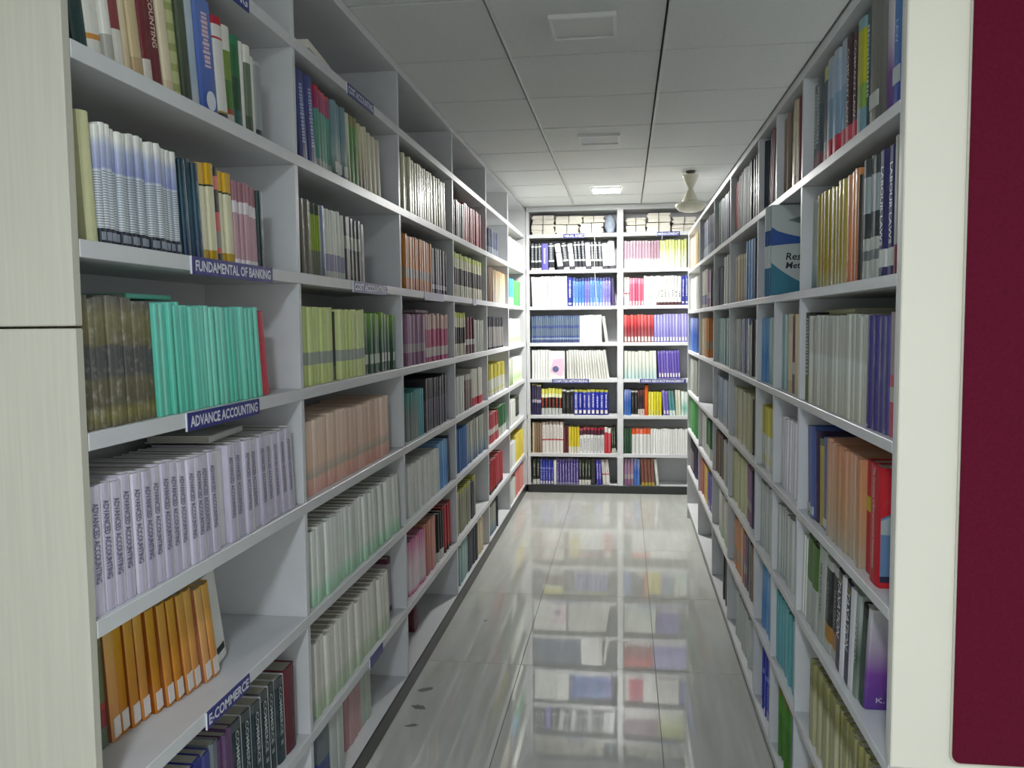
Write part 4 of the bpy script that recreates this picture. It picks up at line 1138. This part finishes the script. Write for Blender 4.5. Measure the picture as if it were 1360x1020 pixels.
def notice_board():
    yb = RD[-1] - .019
    r = empty('notice_board', (XR, yb, .705))
    tag(r, 'white notice board with maroon felt panel on the rack end', 'notice board')
    wbox('backing_board', r, (XR - .002, XR + .63, yb - .018, yb, .705, 2.32), PANELW, .002)
    # felt with rounded corners
    def rrect(x0, x1, z0, z1, rad, y0, y1, name, mat):
        pts = []
        for cx, cz, a0 in ((x1 - rad, z0 + rad, -90), (x1 - rad, z1 - rad, 0), (x0 + rad, z1 - rad, 90), (x0 + rad, z0 + rad, 180)):
            for k in range(6):
                a = math.radians(a0 + 18 * k); pts.append((cx + rad * math.cos(a), cz + rad * math.sin(a)))
        n = len(pts); v = []
        for y in (y0, y1): v += [(x - r.location.x, y - r.location.y, z - r.location.z) for x, z in pts]
        f = [list(range(n)), list(range(2 * n - 1, n - 1, -1))] + [[i, n + i, n + (i + 1) % n, (i + 1) % n] for i in range(n)]
        me = bpy.data.meshes.new(name); me.from_pydata(v, [], f); me.materials.append(mat)
        return link(name, me, r)
    rrect(.5655, .985, .7195, 2.225, .016, yb - .022, yb - .018, 'felt_border', ALU)
    rrect(.569, .981, .723, 2.22, .014, yb - .0245, yb - .0185, 'felt_panel', FELT)
    return r

bookcase_left(); bookcase_back(); rack_right(); notice_board()

# ------------------------------------------------------------------ ceiling lamps and fan
def led_panel(x, y, lit, label, tail=''):
    r = empty('ceiling_lamp' + tail, (x, y, CEIL))
    tag(r, label, 'lamp', 'square ceiling lamps')
    fr = MB(); w = .112
    for b in ((-w, w, -w, -w + .012), (-w, w, w - .012, w), (-w, -w + .012, -w + .012, w - .012), (w - .012, w, -w + .012, w - .012)):
        fr.quad_box(b[0], b[1], b[2], b[3], -.014, .0)
    fr.build('frame', LEDF, r)
    MB().quad_box(-w + .012, w - .012, -w + .012, w - .012, -.014 if lit else -.008, -.001).build('diffuser' + tail, lit or LEDOFF, r)
    return r
led_panel(-.14, 2.94, None, 'unlit square ceiling lamp near the camera end of the aisle')
led_panel(-.14, 4.72, None, 'unlit square ceiling lamp between the other two aisle lamps')
led_panel(-.14, 6.50, LED_FAR, 'brightly lit square ceiling lamp before the end bookcase')
led_panel(-.14, -.62, LED_NEAR, 'lit square ceiling lamp outside the aisle mouth', '_offscreen')

def ceiling_fan(x, y):
    r = empty('ceiling_fan', (x, y, CEIL))
    tag(r, 'cream ceiling fan motor on a short hourglass stem beside the rack', 'ceiling fan')
    MB().lathe([(.0, .0), (.03, 0), (.032, -.012), (.012, -.02), (.012, -.06)]).build('hanging_bracket', FAND, r)
    MB().lathe([(.02, -.022), (.052, -.028), (.054, -.04), (.046, -.062), (.03, -.105), (.018, -.135), (.012, -.14)]).build('upper_canopy', FANM, r)
    MB().lathe([(.012, -.136), (.02, -.146), (.036, -.185), (.05, -.222), (.06, -.24), (.03, -.244)]).build('lower_canopy', FANM, r)
    MB().lathe([(.03, -.236), (.07, -.24), (.094, -.252), (.1, -.262), (.098, -.276), (.08, -.3), (.05, -.315), (.0, -.32)]).build('motor_housing', FANM, r)
    return r
ceiling_fan(.435, 5.84).scale = (1, 1, .86)

# ------------------------------------------------------------------ shelf signs
def sign(unit, s0, s1, k, text, label, mat=None, letters=None, fh=.72, tilt=0):
    zc = ZL[k] - .004
    h = .037
    if unit == 'L': r = empty('shelf_sign', (XL + .0005, s0, zc - h / 2))
    else: r = empty('shelf_sign', (s0, YB - .0005, zc - h / 2), -math.pi / 2)
    tag(r, label, 'sign', 'blue shelf signs')
    w = s1 - s0
    MB().quad_box(0, .0032, 0, w, 0, h).build('plate', [mat or SIGNB], r, bevel=.0004)
    MB().quad_box(0, .0034, -.0022, 0, 0, h).build('plate_edge', SIGNW, r)
    if text:
        lettering('lettering', text, lambda a, b: (.0036, w / 2 + a, h / 2 + b), w * .93, h * fh * .86, letters or SIGNW, r, 0, .028)
    return r
SIGN_DEFS = [
    ('L', 1.6153, 2.0099, 5, 'FUNDAMENTAL OF BANKING', 'blue shelf sign with white lettering FUNDAMENTAL OF BANKING'),
    ('L', 1.574, 1.9107, 4, 'ADVANCE ACCOUNTING', 'blue shelf sign with white lettering ADVANCE ACCOUNTING'),
    ('L', 1.6093, 1.8122, 2, 'E-COMMERCE', 'blue shelf sign with white lettering E-COMMERCE'),
    ('L', 2.6238, 2.9046, 7, 'COST ACCOUNTING', 'upper blue shelf sign reading COST ACCOUNTING under the top bay'),
    ('L', 2.6397, 3.0292, 5, 'COST ACCOUNTING', 'lower blue shelf sign reading COST ACCOUNTING above lime paperbacks'),
    ('L', 1.635, 1.9227, 7, 'ACCOUNTING', 'blue shelf sign above the row of mixed colourful books'),
    ('L', 2.7265, 2.8812, 1, '', 'small dark sign below the cream-white paperbacks'),
    ('L', 3.6299, 4.0108, 5, '', 'faded grey sign under the orange books', SIGNG, SIGNB),
    ('L', 4.8084, 4.9094, 5, '', 'narrow grey tag under the yellow and black books', SIGNG),
    ('B', -0.5305, -0.3499, 7, 'VISUAL BASIC', 'blue shelf sign reading VISUAL BASIC'),
    ('B', 0.2683, 0.4596, 7, 'MANAGEMENT', 'blue shelf sign reading MANAGEMENT'),
    ('B', -0.6361, -0.3139, 3, 'COMPUTER NETWORKING', 'blue shelf sign reading COMPUTER NETWORKING'),
    ('B', 0.1271, 0.5167, 3, 'HUMAN RESOURCE MANAGEMENT', 'blue shelf sign reading HUMAN RESOURCE MANAGEMENT'),
]
for a in SIGN_DEFS: sign(*a)

# ------------------------------------------------------------------ books
def bay_limits(unit, bay):
    if unit == 'L': return LD[bay - 1] + .012, LD[bay] - .013
    if unit == 'B': return BD[bay - 1] + .027, BD[bay] - .027
    i = len(RD) - 1 - bay
    return -RD[i] + .010, -RD[i + 1] - .010 + (.009 if bay == 1 else 0)

def shelf_top(unit, row):
    k = ROWI[row]
    if unit == 'R': return ZR[k] + TR / 2
    return ZL[k] + TL / 2 if k else .07

def frame(unit, rec, s, z):
    if unit == 'L': return Vector((XL - rec, s, z)), 0.0
    if unit == 'R': return Vector((XR + rec, -s, z)), math.pi
    return Vector((s, YB + rec, z)), -math.pi / 2

def cover_profile(t, d):
    bulge = min(.005, t * .22); c = min(.0022, t * .16)
    out = [(-d, 0.0), (-bulge, 0.0)]
    for k in range(1, 5):
        a = math.pi * k / 5
        out.append((-bulge + bulge * math.sin(a), t / 2 - t / 2 * math.cos(a)))
    out += [(-bulge, t), (-d, t)]
    inn = [(-d, c), (-bulge - c, c)] + [(-bulge - c, c + (t - 2 * c) * k / 5) for k in range(1, 5)] + [(-bulge - c, t - c), (-d, t - c)]
    return out, inn, bulge, c

COVER_CACHE = {}
def cover_mesh(st, t, h, d):
    key = (st, round(t, 4), round(h, 4), round(d, 3))
    if key in COVER_CACHE: return COVER_CACHE[key]
    out, inn, bulge, c = cover_profile(t, d)
    n = len(out)
    v = [(x, y, z) for z in (0, h) for x, y in out] + [(x, y, z) for z in (0, h) for x, y in inn]
    f = []
    for i in range(n - 1):
        f.append((i, i + 1, n + i + 1, n + i))                                        # outside
        f.append((2 * n + i + 1, 2 * n + i, 3 * n + i, 3 * n + i + 1))                # inside
        f.append((i + 1, i, 2 * n + i, 2 * n + i + 1))                                # bottom rim
        f.append((n + i, n + i + 1, 3 * n + i + 1, 3 * n + i))                        # top rim
    f.append((0, n, 3 * n, 2 * n)); f.append((n - 1, 3 * n - 1, 4 * n - 1, 2 * n - 1))
    me = bpy.data.meshes.new('book_cover')
    me.from_pydata(v, [], f)
    u1 = me.uv_layers.new(name='UVMap'); u2 = me.uv_layers.new(name='rnd')
    for lp in me.loops:
        x, y, z = v[lp.vertex_index]
        u1.data[lp.index].uv = (y / t, z / h); u2.data[lp.index].uv = (0, 0)
    me.materials.append(style_mat(st))
    for i, p in enumerate(me.polygons): p.use_smooth = False
    pg = MB().quad_box(-d + .004, -bulge - c - .0002, c + .0002, t - c - .0002, .0025, h - .0035).mesh('page_block', [PAGE])
    COVER_CACHE[key] = (me, pg)
    return me, pg

EXTRA_CACHE = {}
def book_extras(st, t, h, o, root):
    key = (st, round(t, 4), round(h, 4))
    if key in EXTRA_CACHE:
        for nm, me in EXTRA_CACHE[key]: link(nm, me, root)
        return
    made = []
    if 'sticker' in o:
        v0, v1, hx = o['sticker']
        made.append(MB().quad_box(-.0015, .0006, t * .14, t * .86, h * v0, h * v1).build('spine_label', plain('label_' + hx, hx, .6), root))
    if 'mark' in o:
        v0, v1, hx = o['mark']; mb = MB(); z_ = v0
        while z_ < v1 - .02:
            dz = random.uniform(.018, .032); wy = random.uniform(.12, .2)
            mb.quad_box(-.001, .0006, t * (.5 - wy), t * (.5 + wy), h * z_, h * (z_ + dz))
            z_ += dz + random.uniform(.01, .016)
        made.append(mb.build('worn_lettering', text_mat(hx), root))
    if 'text' in o:
        body, hx, frac = o['text'][:3]
        bi = len(o['text']) > 3 and o['text'][3] == 'bi'
        lh = min(t * .56, .026) if bi else min(t * .52, .016)
        zc = h * (.62 if bi else .56)
        made.append(lettering('title', body, lambda a, b: (.0006, t * (.36 if o.get('whiteedge') else .5) + b, zc - a), h * frac, lh, hx, root, .12 if bi else 0, .015 if bi else .012))
    if o.get('dot'):
        made.append(MB().lathe([(0, .0), (t * .28, 0)], 14).build('logo', text_mat('d0d4dc'), root))
        me = made[-1].data
        for q in me.vertices:
            x, y, z = q.co; q.co = (.0006, t / 2 + x, h * .1 + y)
    if o.get('dark'):
        made.append(MB().quad_box(-.001, .0006, t * .3, t * .8, h * .1, h * .17).build('spine_label', text_mat('26282a'), root))
    EXTRA_CACHE[key] = [(q.name.split('.')[0], q.data) for q in made]

def px_of(p):
    v = p - Vector((0, 0, 1.5)); dpt = v.dot(vf)
    if dpt < .05: return None
    return 680 + CAM_F * v.dot(right) / dpt, 510 - CAM_F * v.dot(up) / dpt

PLACED = []      # every book: unit,row data, location, angles
for unit, bay, row, where, runs in ROWS:
    lo, hi = bay_limits(unit, bay)
    z = shelf_top(unit, row)
    a, b = runs[0][2], runs[-1][3]
    # keep the row inside its bay
    na, nb = max(a, lo + .002), min(b, hi - .002)
    fit = lambda s: na + (s - a) * (nb - na) / (b - a)
    prev = None
    for st, n, s0, s1, h, l0, l1, rec, rec1 in runs:
        s0, s1 = fit(s0), fit(s1)
        w = (s1 - s0) / n
        t = max(.004, w * math.cos(math.radians(max(abs(l0), abs(l1)))) * .985)
        d = min(.165 if h < .21 else .18, .25 - max(rec, 0))
        far = not where
        for i in range(n):
            ln = math.radians(l0 + (l1 - l0) * (i / max(1, n - 1)) + random.uniform(-.3, .3))
            hh = h * (1 if far else 1) 
            base = s0 + i * w
            if prev:
                pb, ph, pl = prev
                hm = min(ph, hh)
                base = max(base, pb + max(0, hm * (math.tan(ln) - math.tan(pl))))
            else:
                base = max(base, lo + hh * math.sin(ln) if ln > 0 else base)
            foot = t / math.cos(ln) if ln >= 0 else t * math.cos(ln)
            tb = base + t * math.cos(ln)
            reach = tb - (hh * math.sin(ln) if ln < 0 else 0)
            if max(reach, base + foot) > hi: break
            prev = (base + t / math.cos(ln), hh, ln)
            PLACED.append(dict(unit=unit, bay=bay, row=row, where=where, st=st, t=t, h=hh, d=d, s=base, z=z, ln=ln,
                               rec=rec + (rec1 - rec) * i / max(1, n - 1) + random.uniform(-.004, .005), sc=random.uniform(.975, 1.015)))

for b in PLACED:
    loc, rz = frame(b['unit'], b['rec'], b['s'], b['z'] + .0004)
    if b['ln'] < 0: loc = loc + Vector((0, 0, b['t'] * math.sin(-b['ln'])))
    b['loc'] = loc; b['rz'] = rz
    M = Matrix.Translation(loc) @ Matrix.Rotation(rz, 4, 'Z') @ Matrix.Rotation(b['ln'], 4, 'X')
    b['M'] = M
    pts = [px_of(M @ Vector((0, y, zz))) for y, zz in ((0, 0), (b['t'], 0), (b['t'], b['h']), (0, b['h']))]
    if any(p is None for p in pts): b['area'] = 0; continue
    xs = [min(1360, max(0, p[0])) for p in pts]; ys = [min(1020, max(0, p[1])) for p in pts]
    b['vis'] = max(xs) > min(xs) + .1 and max(ys) > min(ys) + .1
    ar = 0
    for i in range(4):
        j = (i + 1) % 4; ar += xs[i] * ys[j] - xs[j] * ys[i]
    b['area'] = abs(ar) / 2
PLACED = [b for b in PLACED if b['area'] > 1]
cands = sorted([b for b in PLACED if b['where']], key=lambda b: -b['area'])
single = set(id(b) for b in cands[:330])

def individual_book(st, t, h, d, loc, rz, ln, sc, label, group, extra=True, ry=0):
    me, pg = cover_mesh(st, t, h, d)
    o = empty('book', loc)
    o.rotation_euler = (ln, ry, rz)
    o.scale = (1, 1, sc)
    tag(o, label, 'book', group)
    c = link('cover', me, o)
    link('page_block', pg, o)
    if extra: book_extras(st, t, h, STYLES[st][3], c)
    return o

# the far and small books: one joined mesh
SV, SF, SM, SUV, SR = [], [], [], [], []
SMAT = {}; SMATL = []
def smat(mt):
    if mt.name not in SMAT: SMAT[mt.name] = len(SMATL); SMATL.append(mt)
    return SMAT[mt.name]
def stuff_book(b):
    t, h, d = b['t'] * .955, b['h'] * b['sc'], b['d']; M = b['M']
    rn = random.random(); n = len(SV)
    bl = min(.007, t * .3)
    prof = [(-d, 0), (-bl, 0), (0, t * .2), (0, t * .8), (-bl, t), (-d, t)]
    k = len(prof)
    loc = [(x, y, z) for z in (0, h) for x, y in prof]
    pz = h - .003
    loc += [(x, y, pz) for x, y in ((-d, t * .08), (-bl, t * .08), (-bl, t * .92), (-d, t * .92))]
    SV.extend([tuple(M @ Vector(p)) for p in loc])
    ci = smat(style_mat(b['st'])); pi = smat(PAGE)
    fs = [((i, (i + 1) % k, k + (i + 1) % k, k + i), ci) for i in range(k)]
    fs += [((0, 5, 4, 3, 2, 1), pi), ((2 * k, 2 * k + 1, 2 * k + 2, 2 * k + 3), pi)]
    q = 2 * k
    fs += [((k, k + 1, q + 1, q), ci), ((k + 1, k + 2, k + 3, k + 4, q + 2, q + 1), ci), ((k + 4, k + 5, q + 3, q + 2), ci)]
    for f, mi in fs:
        SF.append([n + i for i in f]); SM.append(mi)
        for i in f:
            SUV.append((loc[i][1] / t, min(1, loc[i][2] / h))); SR.append((rn, 0))
    if 'mark' in STYLES[b['st']][3]:
        v0, v1, hx = STYLES[b['st']][3]['mark']
        z_ = v0
        while z_ < v1 - .02:
            dz = random.uniform(.025, .06); n = len(SV)
            wy = random.uniform(.1, .18)
            SV.extend([tuple(M @ Vector((.0006, y, zz))) for y, zz in ((t * (.5 - wy), h * z_), (t * (.5 + wy), h * z_), (t * (.5 + wy), h * (z_ + dz)), (t * (.5 - wy), h * (z_ + dz)))])
            SF.append([n, n + 1, n + 2, n + 3]); SM.append(smat(text_mat(hx)))
            for i in range(4): SUV.append((0, 0)); SR.append((0, 0))
            z_ += dz + random.uniform(.012, .03)
    if 'sticker' in STYLES[b['st']][3]:
        v0, v1, hx = STYLES[b['st']][3]['sticker']
        n = len(SV)
        SV.extend([tuple(M @ Vector((.0006, y, zz))) for y, zz in ((t * .2, h * v0), (t * .8, h * v0), (t * .8, h * v1), (t * .2, h * v1))])
        SF.append([n, n + 1, n + 2, n + 3]); SM.append(smat(LABELW))
        for i in range(4): SUV.append((0, 0)); SR.append((0, 0))

ORD = ['', '', 'second', 'third', 'fourth', 'fifth', 'sixth', 'seventh', 'eighth', 'ninth', 'tenth', 'eleventh', 'twelfth', 'thirteenth', 'fourteenth', 'fifteenth', 'sixteenth', 'seventeenth', 'eighteenth', 'nineteenth', 'twentieth', 'twenty-first']
ENDS = {'L1': ('cream end panel', 'first divider'), 'L2': ('first divider', 'second divider'), 'R1': ('far divider', 'rack end')}
def label_books():
    rows_ = {}
    for b in PLACED:
        if b['where']: rows_.setdefault((b['unit'], b['bay'], b['row']), []).append(b)
    seen = {}
    for key, bs in rows_.items():
        bs.sort(key=lambda b: b['s'])
        runs_ = []
        for b in bs:
            if runs_ and runs_[-1][0]['st'] == b['st']: runs_[-1].append(b)
            else: runs_.append([b])
        ends = ENDS[key[0] + str(key[1])]
        for i, rn in enumerate(runs_):
            L_ = SHORT[runs_[i - 1][0]['st']] if i else ends[0]
            R_ = SHORT[runs_[i + 1][0]['st']] if i + 1 < len(runs_) else ends[1]
            n = len(rn)
            only = None
            if i + 2 < len(runs_) and runs_[i + 2][0]['st'] == rn[0]['st']: only = 'L'
            if i >= 2 and runs_[i - 2][0]['st'] == rn[0]['st']: only = 'R'
            for j, b in enumerate(rn):
                if n == 1:
                    lab = STYLES[b['st']][0] + ' ' + b['where']
                    if sum(1 for r2 in runs_ if r2[0]['st'] == b['st']) > 1 or len(lab.split()) > 16:
                        lab = '%s beside the %s %s' % (SHORT[b['st']], R_, b['where'])
                else:
                    k, lm = (j + 1, L_) if only == 'L' or (not only and j < n - j - 1) else (n - j, R_)
                    if k == 1: lab = '%s beside the %s %s' % (SHORT[b['st']], lm, b['where'])
                    else: lab = '%s %s from the %s %s' % (ORD[k], SHORT[b['st']], lm, b['where'])
                b['label'] = lab; b['group'] = SHORT[b['st']] + 's ' + b['where']
                seen.setdefault(lab, []).append(b)
    for lab, bs in seen.items():
        if len(bs) > 1: print('DUP', lab, len(bs))
        if len(lab.split()) > 16: print('LONG', lab)
label_books()
for b in PLACED:
    if id(b) in single:
        individual_book(b['st'], b['t'], b['h'], b['d'], b['loc'], b['rz'], b['ln'], b['sc'], b['label'], b['group'])
    else:
        stuff_book(b)
me = bpy.data.meshes.new('far_books')
me.from_pydata(SV, [], SF)
for mt in SMATL: me.materials.append(mt)
me.polygons.foreach_set('material_index', SM)
u1 = me.uv_layers.new(name='UVMap'); u2 = me.uv_layers.new(name='rnd')
u1.data.foreach_set('uv', [c for p in SUV for c in p]); u2.data.foreach_set('uv', [c for p in SR for c in p])
tag(link('books', me), 'rows of many small assorted books on the distant shelves', 'books', kind='stuff')
print('BOOKS single', len(single), 'joined', len(PLACED) - len(single))

# ------------------------------------------------------------------ special books
def cover_art(root, parts):
    root = root.children[0]
    """flat print on the board that faces +y: list of (kind, data, colour)"""
    for nm, pts, hx, off in parts:
        me = bpy.data.meshes.new(nm); n = len(pts)
        me.from_pydata([(x, off, z) for x, z in pts], [], [list(range(n))])
        me.materials.append(text_mat(hx)); link(nm, me, root)

STYLES['rmcover'] = ('', [(0, '2c6a90'), (.3, 'ccd0cc'), (.55, '1f4a8c'), (.72, 'b8c0c0')], 'C', {'gloss': 1})
for k in range(3):
    t, h, d = .022, .272, .20
    s = -2.755 + k * .0235
    o = individual_book('rmcover', t, h, d, Vector((XR - .035 + .004 * k, -s, ZR[5] + TR / 2 + .0004)), math.pi, 0, 1,
                        'white and blue Research Methodology book facing the rack bay opening' if k == 2 else ('blue and white book standing farthest behind the Research Methodology cover', 'blue and white book directly behind the Research Methodology cover')[k],
                        'Research Methodology copies')
    if k == 2:
        y = t + .0005
        sw1 = [(-.002, .175)] + [(-.002 - .196 * q / 8, .175 - .012 + .05 * (1 - (q / 8)) ** 2 * .0 - .0 + .03 * (q / 8 - .5) ** 2) for q in range(9)]
        top_ = [(-.002 - .19 * q / 10, .205 - .05 * (q / 10) ** .6) for q in range(11)]
        bot_ = [(-.002 - .19 * q / 10, .148 + .006 * math.sin(q / 10 * math.pi)) for q in range(10, -1, -1)]
        lo_ = [(-.002, .0), (-.195, .0)] + [(-.195 + .193 * q / 10, .012 + .085 * (q / 10) ** 2) for q in range(11)]
        cover_art(o, [('cover_panel', [(-.002, .003), (-.197, .003), (-.197, .268), (-.002, .268)], 'b9bfbc', y),
                      ('blue_swoosh', top_ + bot_, '1c4a92', y + .0003), ('teal_swoosh', lo_, '2a7288', y + .0003),
                      ('cover_picture', [(-.05, .225), (-.12, .205), (-.19, .215), (-.19, .235), (-.12, .245)], '6a7a70', y + .0003)])
        for body, zz in (('Research', .115), ('Methodology', .085)):
            wd = .115 if body == 'Research' else .15
            lettering('title', body, lambda a, b: (-.045 - wd / 2 - a, y + .0006, zz + b), wd, .022 if body == 'Research' else .026, '22242a', o.children[0], .15, .02)

def redent_cover():
    for o in bpy.data.objects:
        if o.name.startswith('book') and o.get('label', '').startswith('thick red book lettered ENTRE'):
            cm = o.children[0].data; t = max(v.co.y for v in cm.vertices); h = max(v.co.z for v in cm.vertices); y = t + .0005
            cover_art(o, [('cover_picture', [(-.004, h * .1), (-.176, h * .1), (-.176, h * .78), (-.06, h * .7), (-.004, h * .58)], '5c7898', y),
                          ('cover_band', [(-.004, h * .05), (-.176, h * .05), (-.176, h * .1), (-.004, h * .1)], '20243c', y + .0002),
                          ('cover_streak', [(-.004, h * .45), (-.1, h * .42), (-.12, h * .66), (-.06, h * .68), (-.004, h * .56)], '9aa4a4', y + .0002)])
            for i, body in enumerate(('The', 'Entrepreneurial', 'Development')):
                wd = (.03, .12, .1)[i]; zz = h * (.6 - .1 * i)
                lettering('title', body, lambda a, b: (-.05 - wd / 2 - a, y + .0006, zz + b), wd, .018, '30343c', o.children[0])
redent_cover()

STYLES['purplecov'] = ('', [(0, '5a3a88'), (.35, '7a4898'), (.6, 'a898ac'), (1, 'c8c8c8')], 'L', {})
o = individual_book('purplecov', .022, .225, .17, Vector((XR + .02, 1.79, ZR[2] + TR / 2 + .0008 + .022 * math.sin(.17))), math.pi, -.17, 1,
                    'purple-fading book with cover showing on the fifth shelf beside the notice board', 'purple cover book')
lettering('author_name', 'K. CHA', lambda a, b: (-.06 - a, .0226, .022 + b), .075, .012, 'd0c8d4', o.children[0])

STYLES['faceout'] = ('', [(0, 'dcdad6'), (.5, 'e2e0dc')], 'L', {})
o = individual_book('faceout', .02, .245, .14, Vector((-.665, YB + .035, ZL[3] + TL / 2 + .0004)), 0, 0, 1,
                    'white book with pink shape turned cover outwards on the end bookcase', 'face-out book')
o.rotation_euler = (0, 0, math.pi)         # board (+y) faces the aisle
cover_art(o, [('cover_panel', [(-.01, .06), (-.11, .02), (-.135, .08), (-.13, .18), (-.04, .17)], 'd8b8cc', .0205),
              ('cover_ball', [(-.06 + .028 * math.cos(q * math.pi / 8), .085 + .028 * math.sin(q * math.pi / 8)) for q in range(16)], '5c5c84', .0208)])

# books lying flat on the others
def lying(st, size, loc, rz, label, group):
    t, h, d = size
    me, pg = cover_mesh(st, t, h, d)
    o = empty('book', loc); o.rotation_euler = (math.pi / 2, 0, rz)
    tag(o, label, 'book', group); link('cover', me, o); link('page_block', pg, o)
    return o

# ------------------------------------------------------------------ paper bundles on the end bookcase
def bundle(x, z, w, h, label, yoff=.02, dk=1):
    r = empty('paper_bundle', (x, YB + yoff, z))
    tag(r, label, 'paper bundle', 'tied paper bundles on top of the end bookcase')
    mb = MB(); k = max(3, int(h / .014))
    for i in range(k):
        j = random.uniform(-.007, .007)
        mb.quad_box(-w / 2 + j, w / 2 + j, random.uniform(0, .016), .22, h * i / k, h * (i + 1) / k - .0006, jit=.0045)
    mb.v = [(x, y, max(z, .0008)) for x, y, z in mb.v]
    mb.build('paper_stack', PAGEW, r)
    mb = MB(); e = .0025
    p = [(0, -.003, .004), (0, -.003, h + e), (0, .223, h + e), (0, .223, .004)]
    mb.tube(p, .0025)
    mb.build('string', STRING if dk else CORDW, r)
    r.rotation_euler = (0, 0, random.uniform(-.03, .03))
    return r
ZT = ZL[7] + TL / 2 + .0005
BUNDLES = [
    (-0.709, 0.000, 0.197, 0.085, 'lower tied paper bundle at the left end of the top shelf', 1),
    (-0.501, 0.000, 0.198, 0.080, 'lower tied paper bundle beside the bundle at the left end', 1),
    (-0.289, 0.000, 0.195, 0.090, 'lower tied paper bundle beside the blue cloth bag', 1),
    (-0.708, 0.090, 0.187, 0.075, 'upper tied paper bundle at the left end of the top shelf', 1),
    (-0.484, 0.085, 0.226, 0.070, 'upper tied paper bundle in the middle of its pile row', 1),
    (-0.269, 0.095, 0.178, 0.055, 'upper tied paper bundle beside the blue cloth bag', 1),
    (0.090, 0.000, 0.162, 0.060, 'lower tied paper bundle right of the upright post', 1),
    (0.089, 0.065, 0.157, 0.058, 'upper tied paper bundle right of the upright post', 1),
    (0.283, 0.000, 0.197, 0.080, 'lower tied paper bundle below the tallest pile', 1),
    (0.283, 0.085, 0.186, 0.075, 'yellowish tied paper bundle topping the tallest pile', 1),
    (0.494, 0.000, 0.190, 0.060, 'lower tied paper bundle behind the ceiling fan', 1),
    (0.500, 0.065, 0.190, 0.060, 'upper tied paper bundle behind the ceiling fan', 1),
]
for x, z, w, h, lab, dk in BUNDLES: bundle(x, ZT + z, w, h, lab, .02 + random.uniform(0, .015), dk)

bm = bmesh.new(); bmesh.ops.create_icosphere(bm, subdivisions=3, radius=1)
for v in bm.verts:
    n = math.sin(v.co.x * 7 + 1) * math.cos(v.co.z * 6) * .08 + math.sin(v.co.y * 9) * .05
    v.co = Vector((v.co.x * .05, v.co.y * .09, v.co.z * .092)) * (1 + n)
    if v.co.z < -.08: v.co.z = -.08
me = bpy.data.meshes.new('cloth_bag'); bm.to_mesh(me); bm.free()
for p in me.polygons: p.use_smooth = True
me.materials.append(BAGM)
tag(link('cloth_bag', me, None, (-.132, YB + .15, ZT + .081)), 'pale blue cloth bag on top of the end bookcase', 'bag')

for pts, lab in ((((-.262, YB - .006, 2.29), (-.26, YB - .009, 2.24), (-.262, YB - .007, 1.98), (-.258, YB - .007, 1.9), (-.245, YB - .01, 1.66)), 'long white cord hanging before the black and white books'),
                 (((.315, YB - .006, 2.29), (.312, YB - .009, 2.2), (.33, YB - .008, 2.13)), 'short white cord hanging from the end bookcase top shelf')):
    tag(MB().tube(pts, .0022).build('cord', CORDW), lab, 'cord')

# loose papers on the top shelf of the left bookcase
def loose(name, loc, rz, pts, mat, label, cat):
    mb = MB()
    for i, (w, l, z0, z1) in enumerate(pts):
        mb.quad_box(-w / 2, w / 2, -l / 2, l / 2, z0, z1, jit=.004)
    o = mb.build(name, mat, None, loc); o.rotation_euler = (0, 0, rz)
    return tag(o, label, cat)
loose('magazine_stack', (XL - .11, 2.42, ZT + .001), .1, [(.2, .27, 0, .012), (.19, .26, .0125, .025)], PAGEW, 'loose papers lying on the highest left shelf', 'papers')
loose('magazine_stack', (XL - .13, 2.66, ZT + .001), -.12, [(.17, .12, 0, .014), (.16, .11, .0145, .02)], plain('dull_red_cover', '94544c', .5), 'dull red papers lying on the highest left shelf', 'papers')
lying('aqua', (.010, .16, .13), (XL - .07, 1.66, ZL[4] + TL / 2 + .2285), math.pi * .0, 'aqua paperback lying flat across the aqua row', 'flat aqua paperback')
lying('grwhite', (.016, .2, .15), (XL - .06, 1.95, ZL[3] + TL / 2 + .231), .1, 'grey book lying flat on the lilac paperbacks', 'flat grey book')
lying('ycream', (.014, .3, .16), (XR + .06, 2.05, ZR[4] + TR / 2 + .229), math.pi, 'olive-yellow book lying flat on the pale paperbacks', 'flat olive book')
lying('mauve', (.014, .24, .16), (XL - .05, 3.9, ZL[4] + TL / 2 + .224), 0, 'mauve book lying flat on the rosy books', 'flat mauve book')
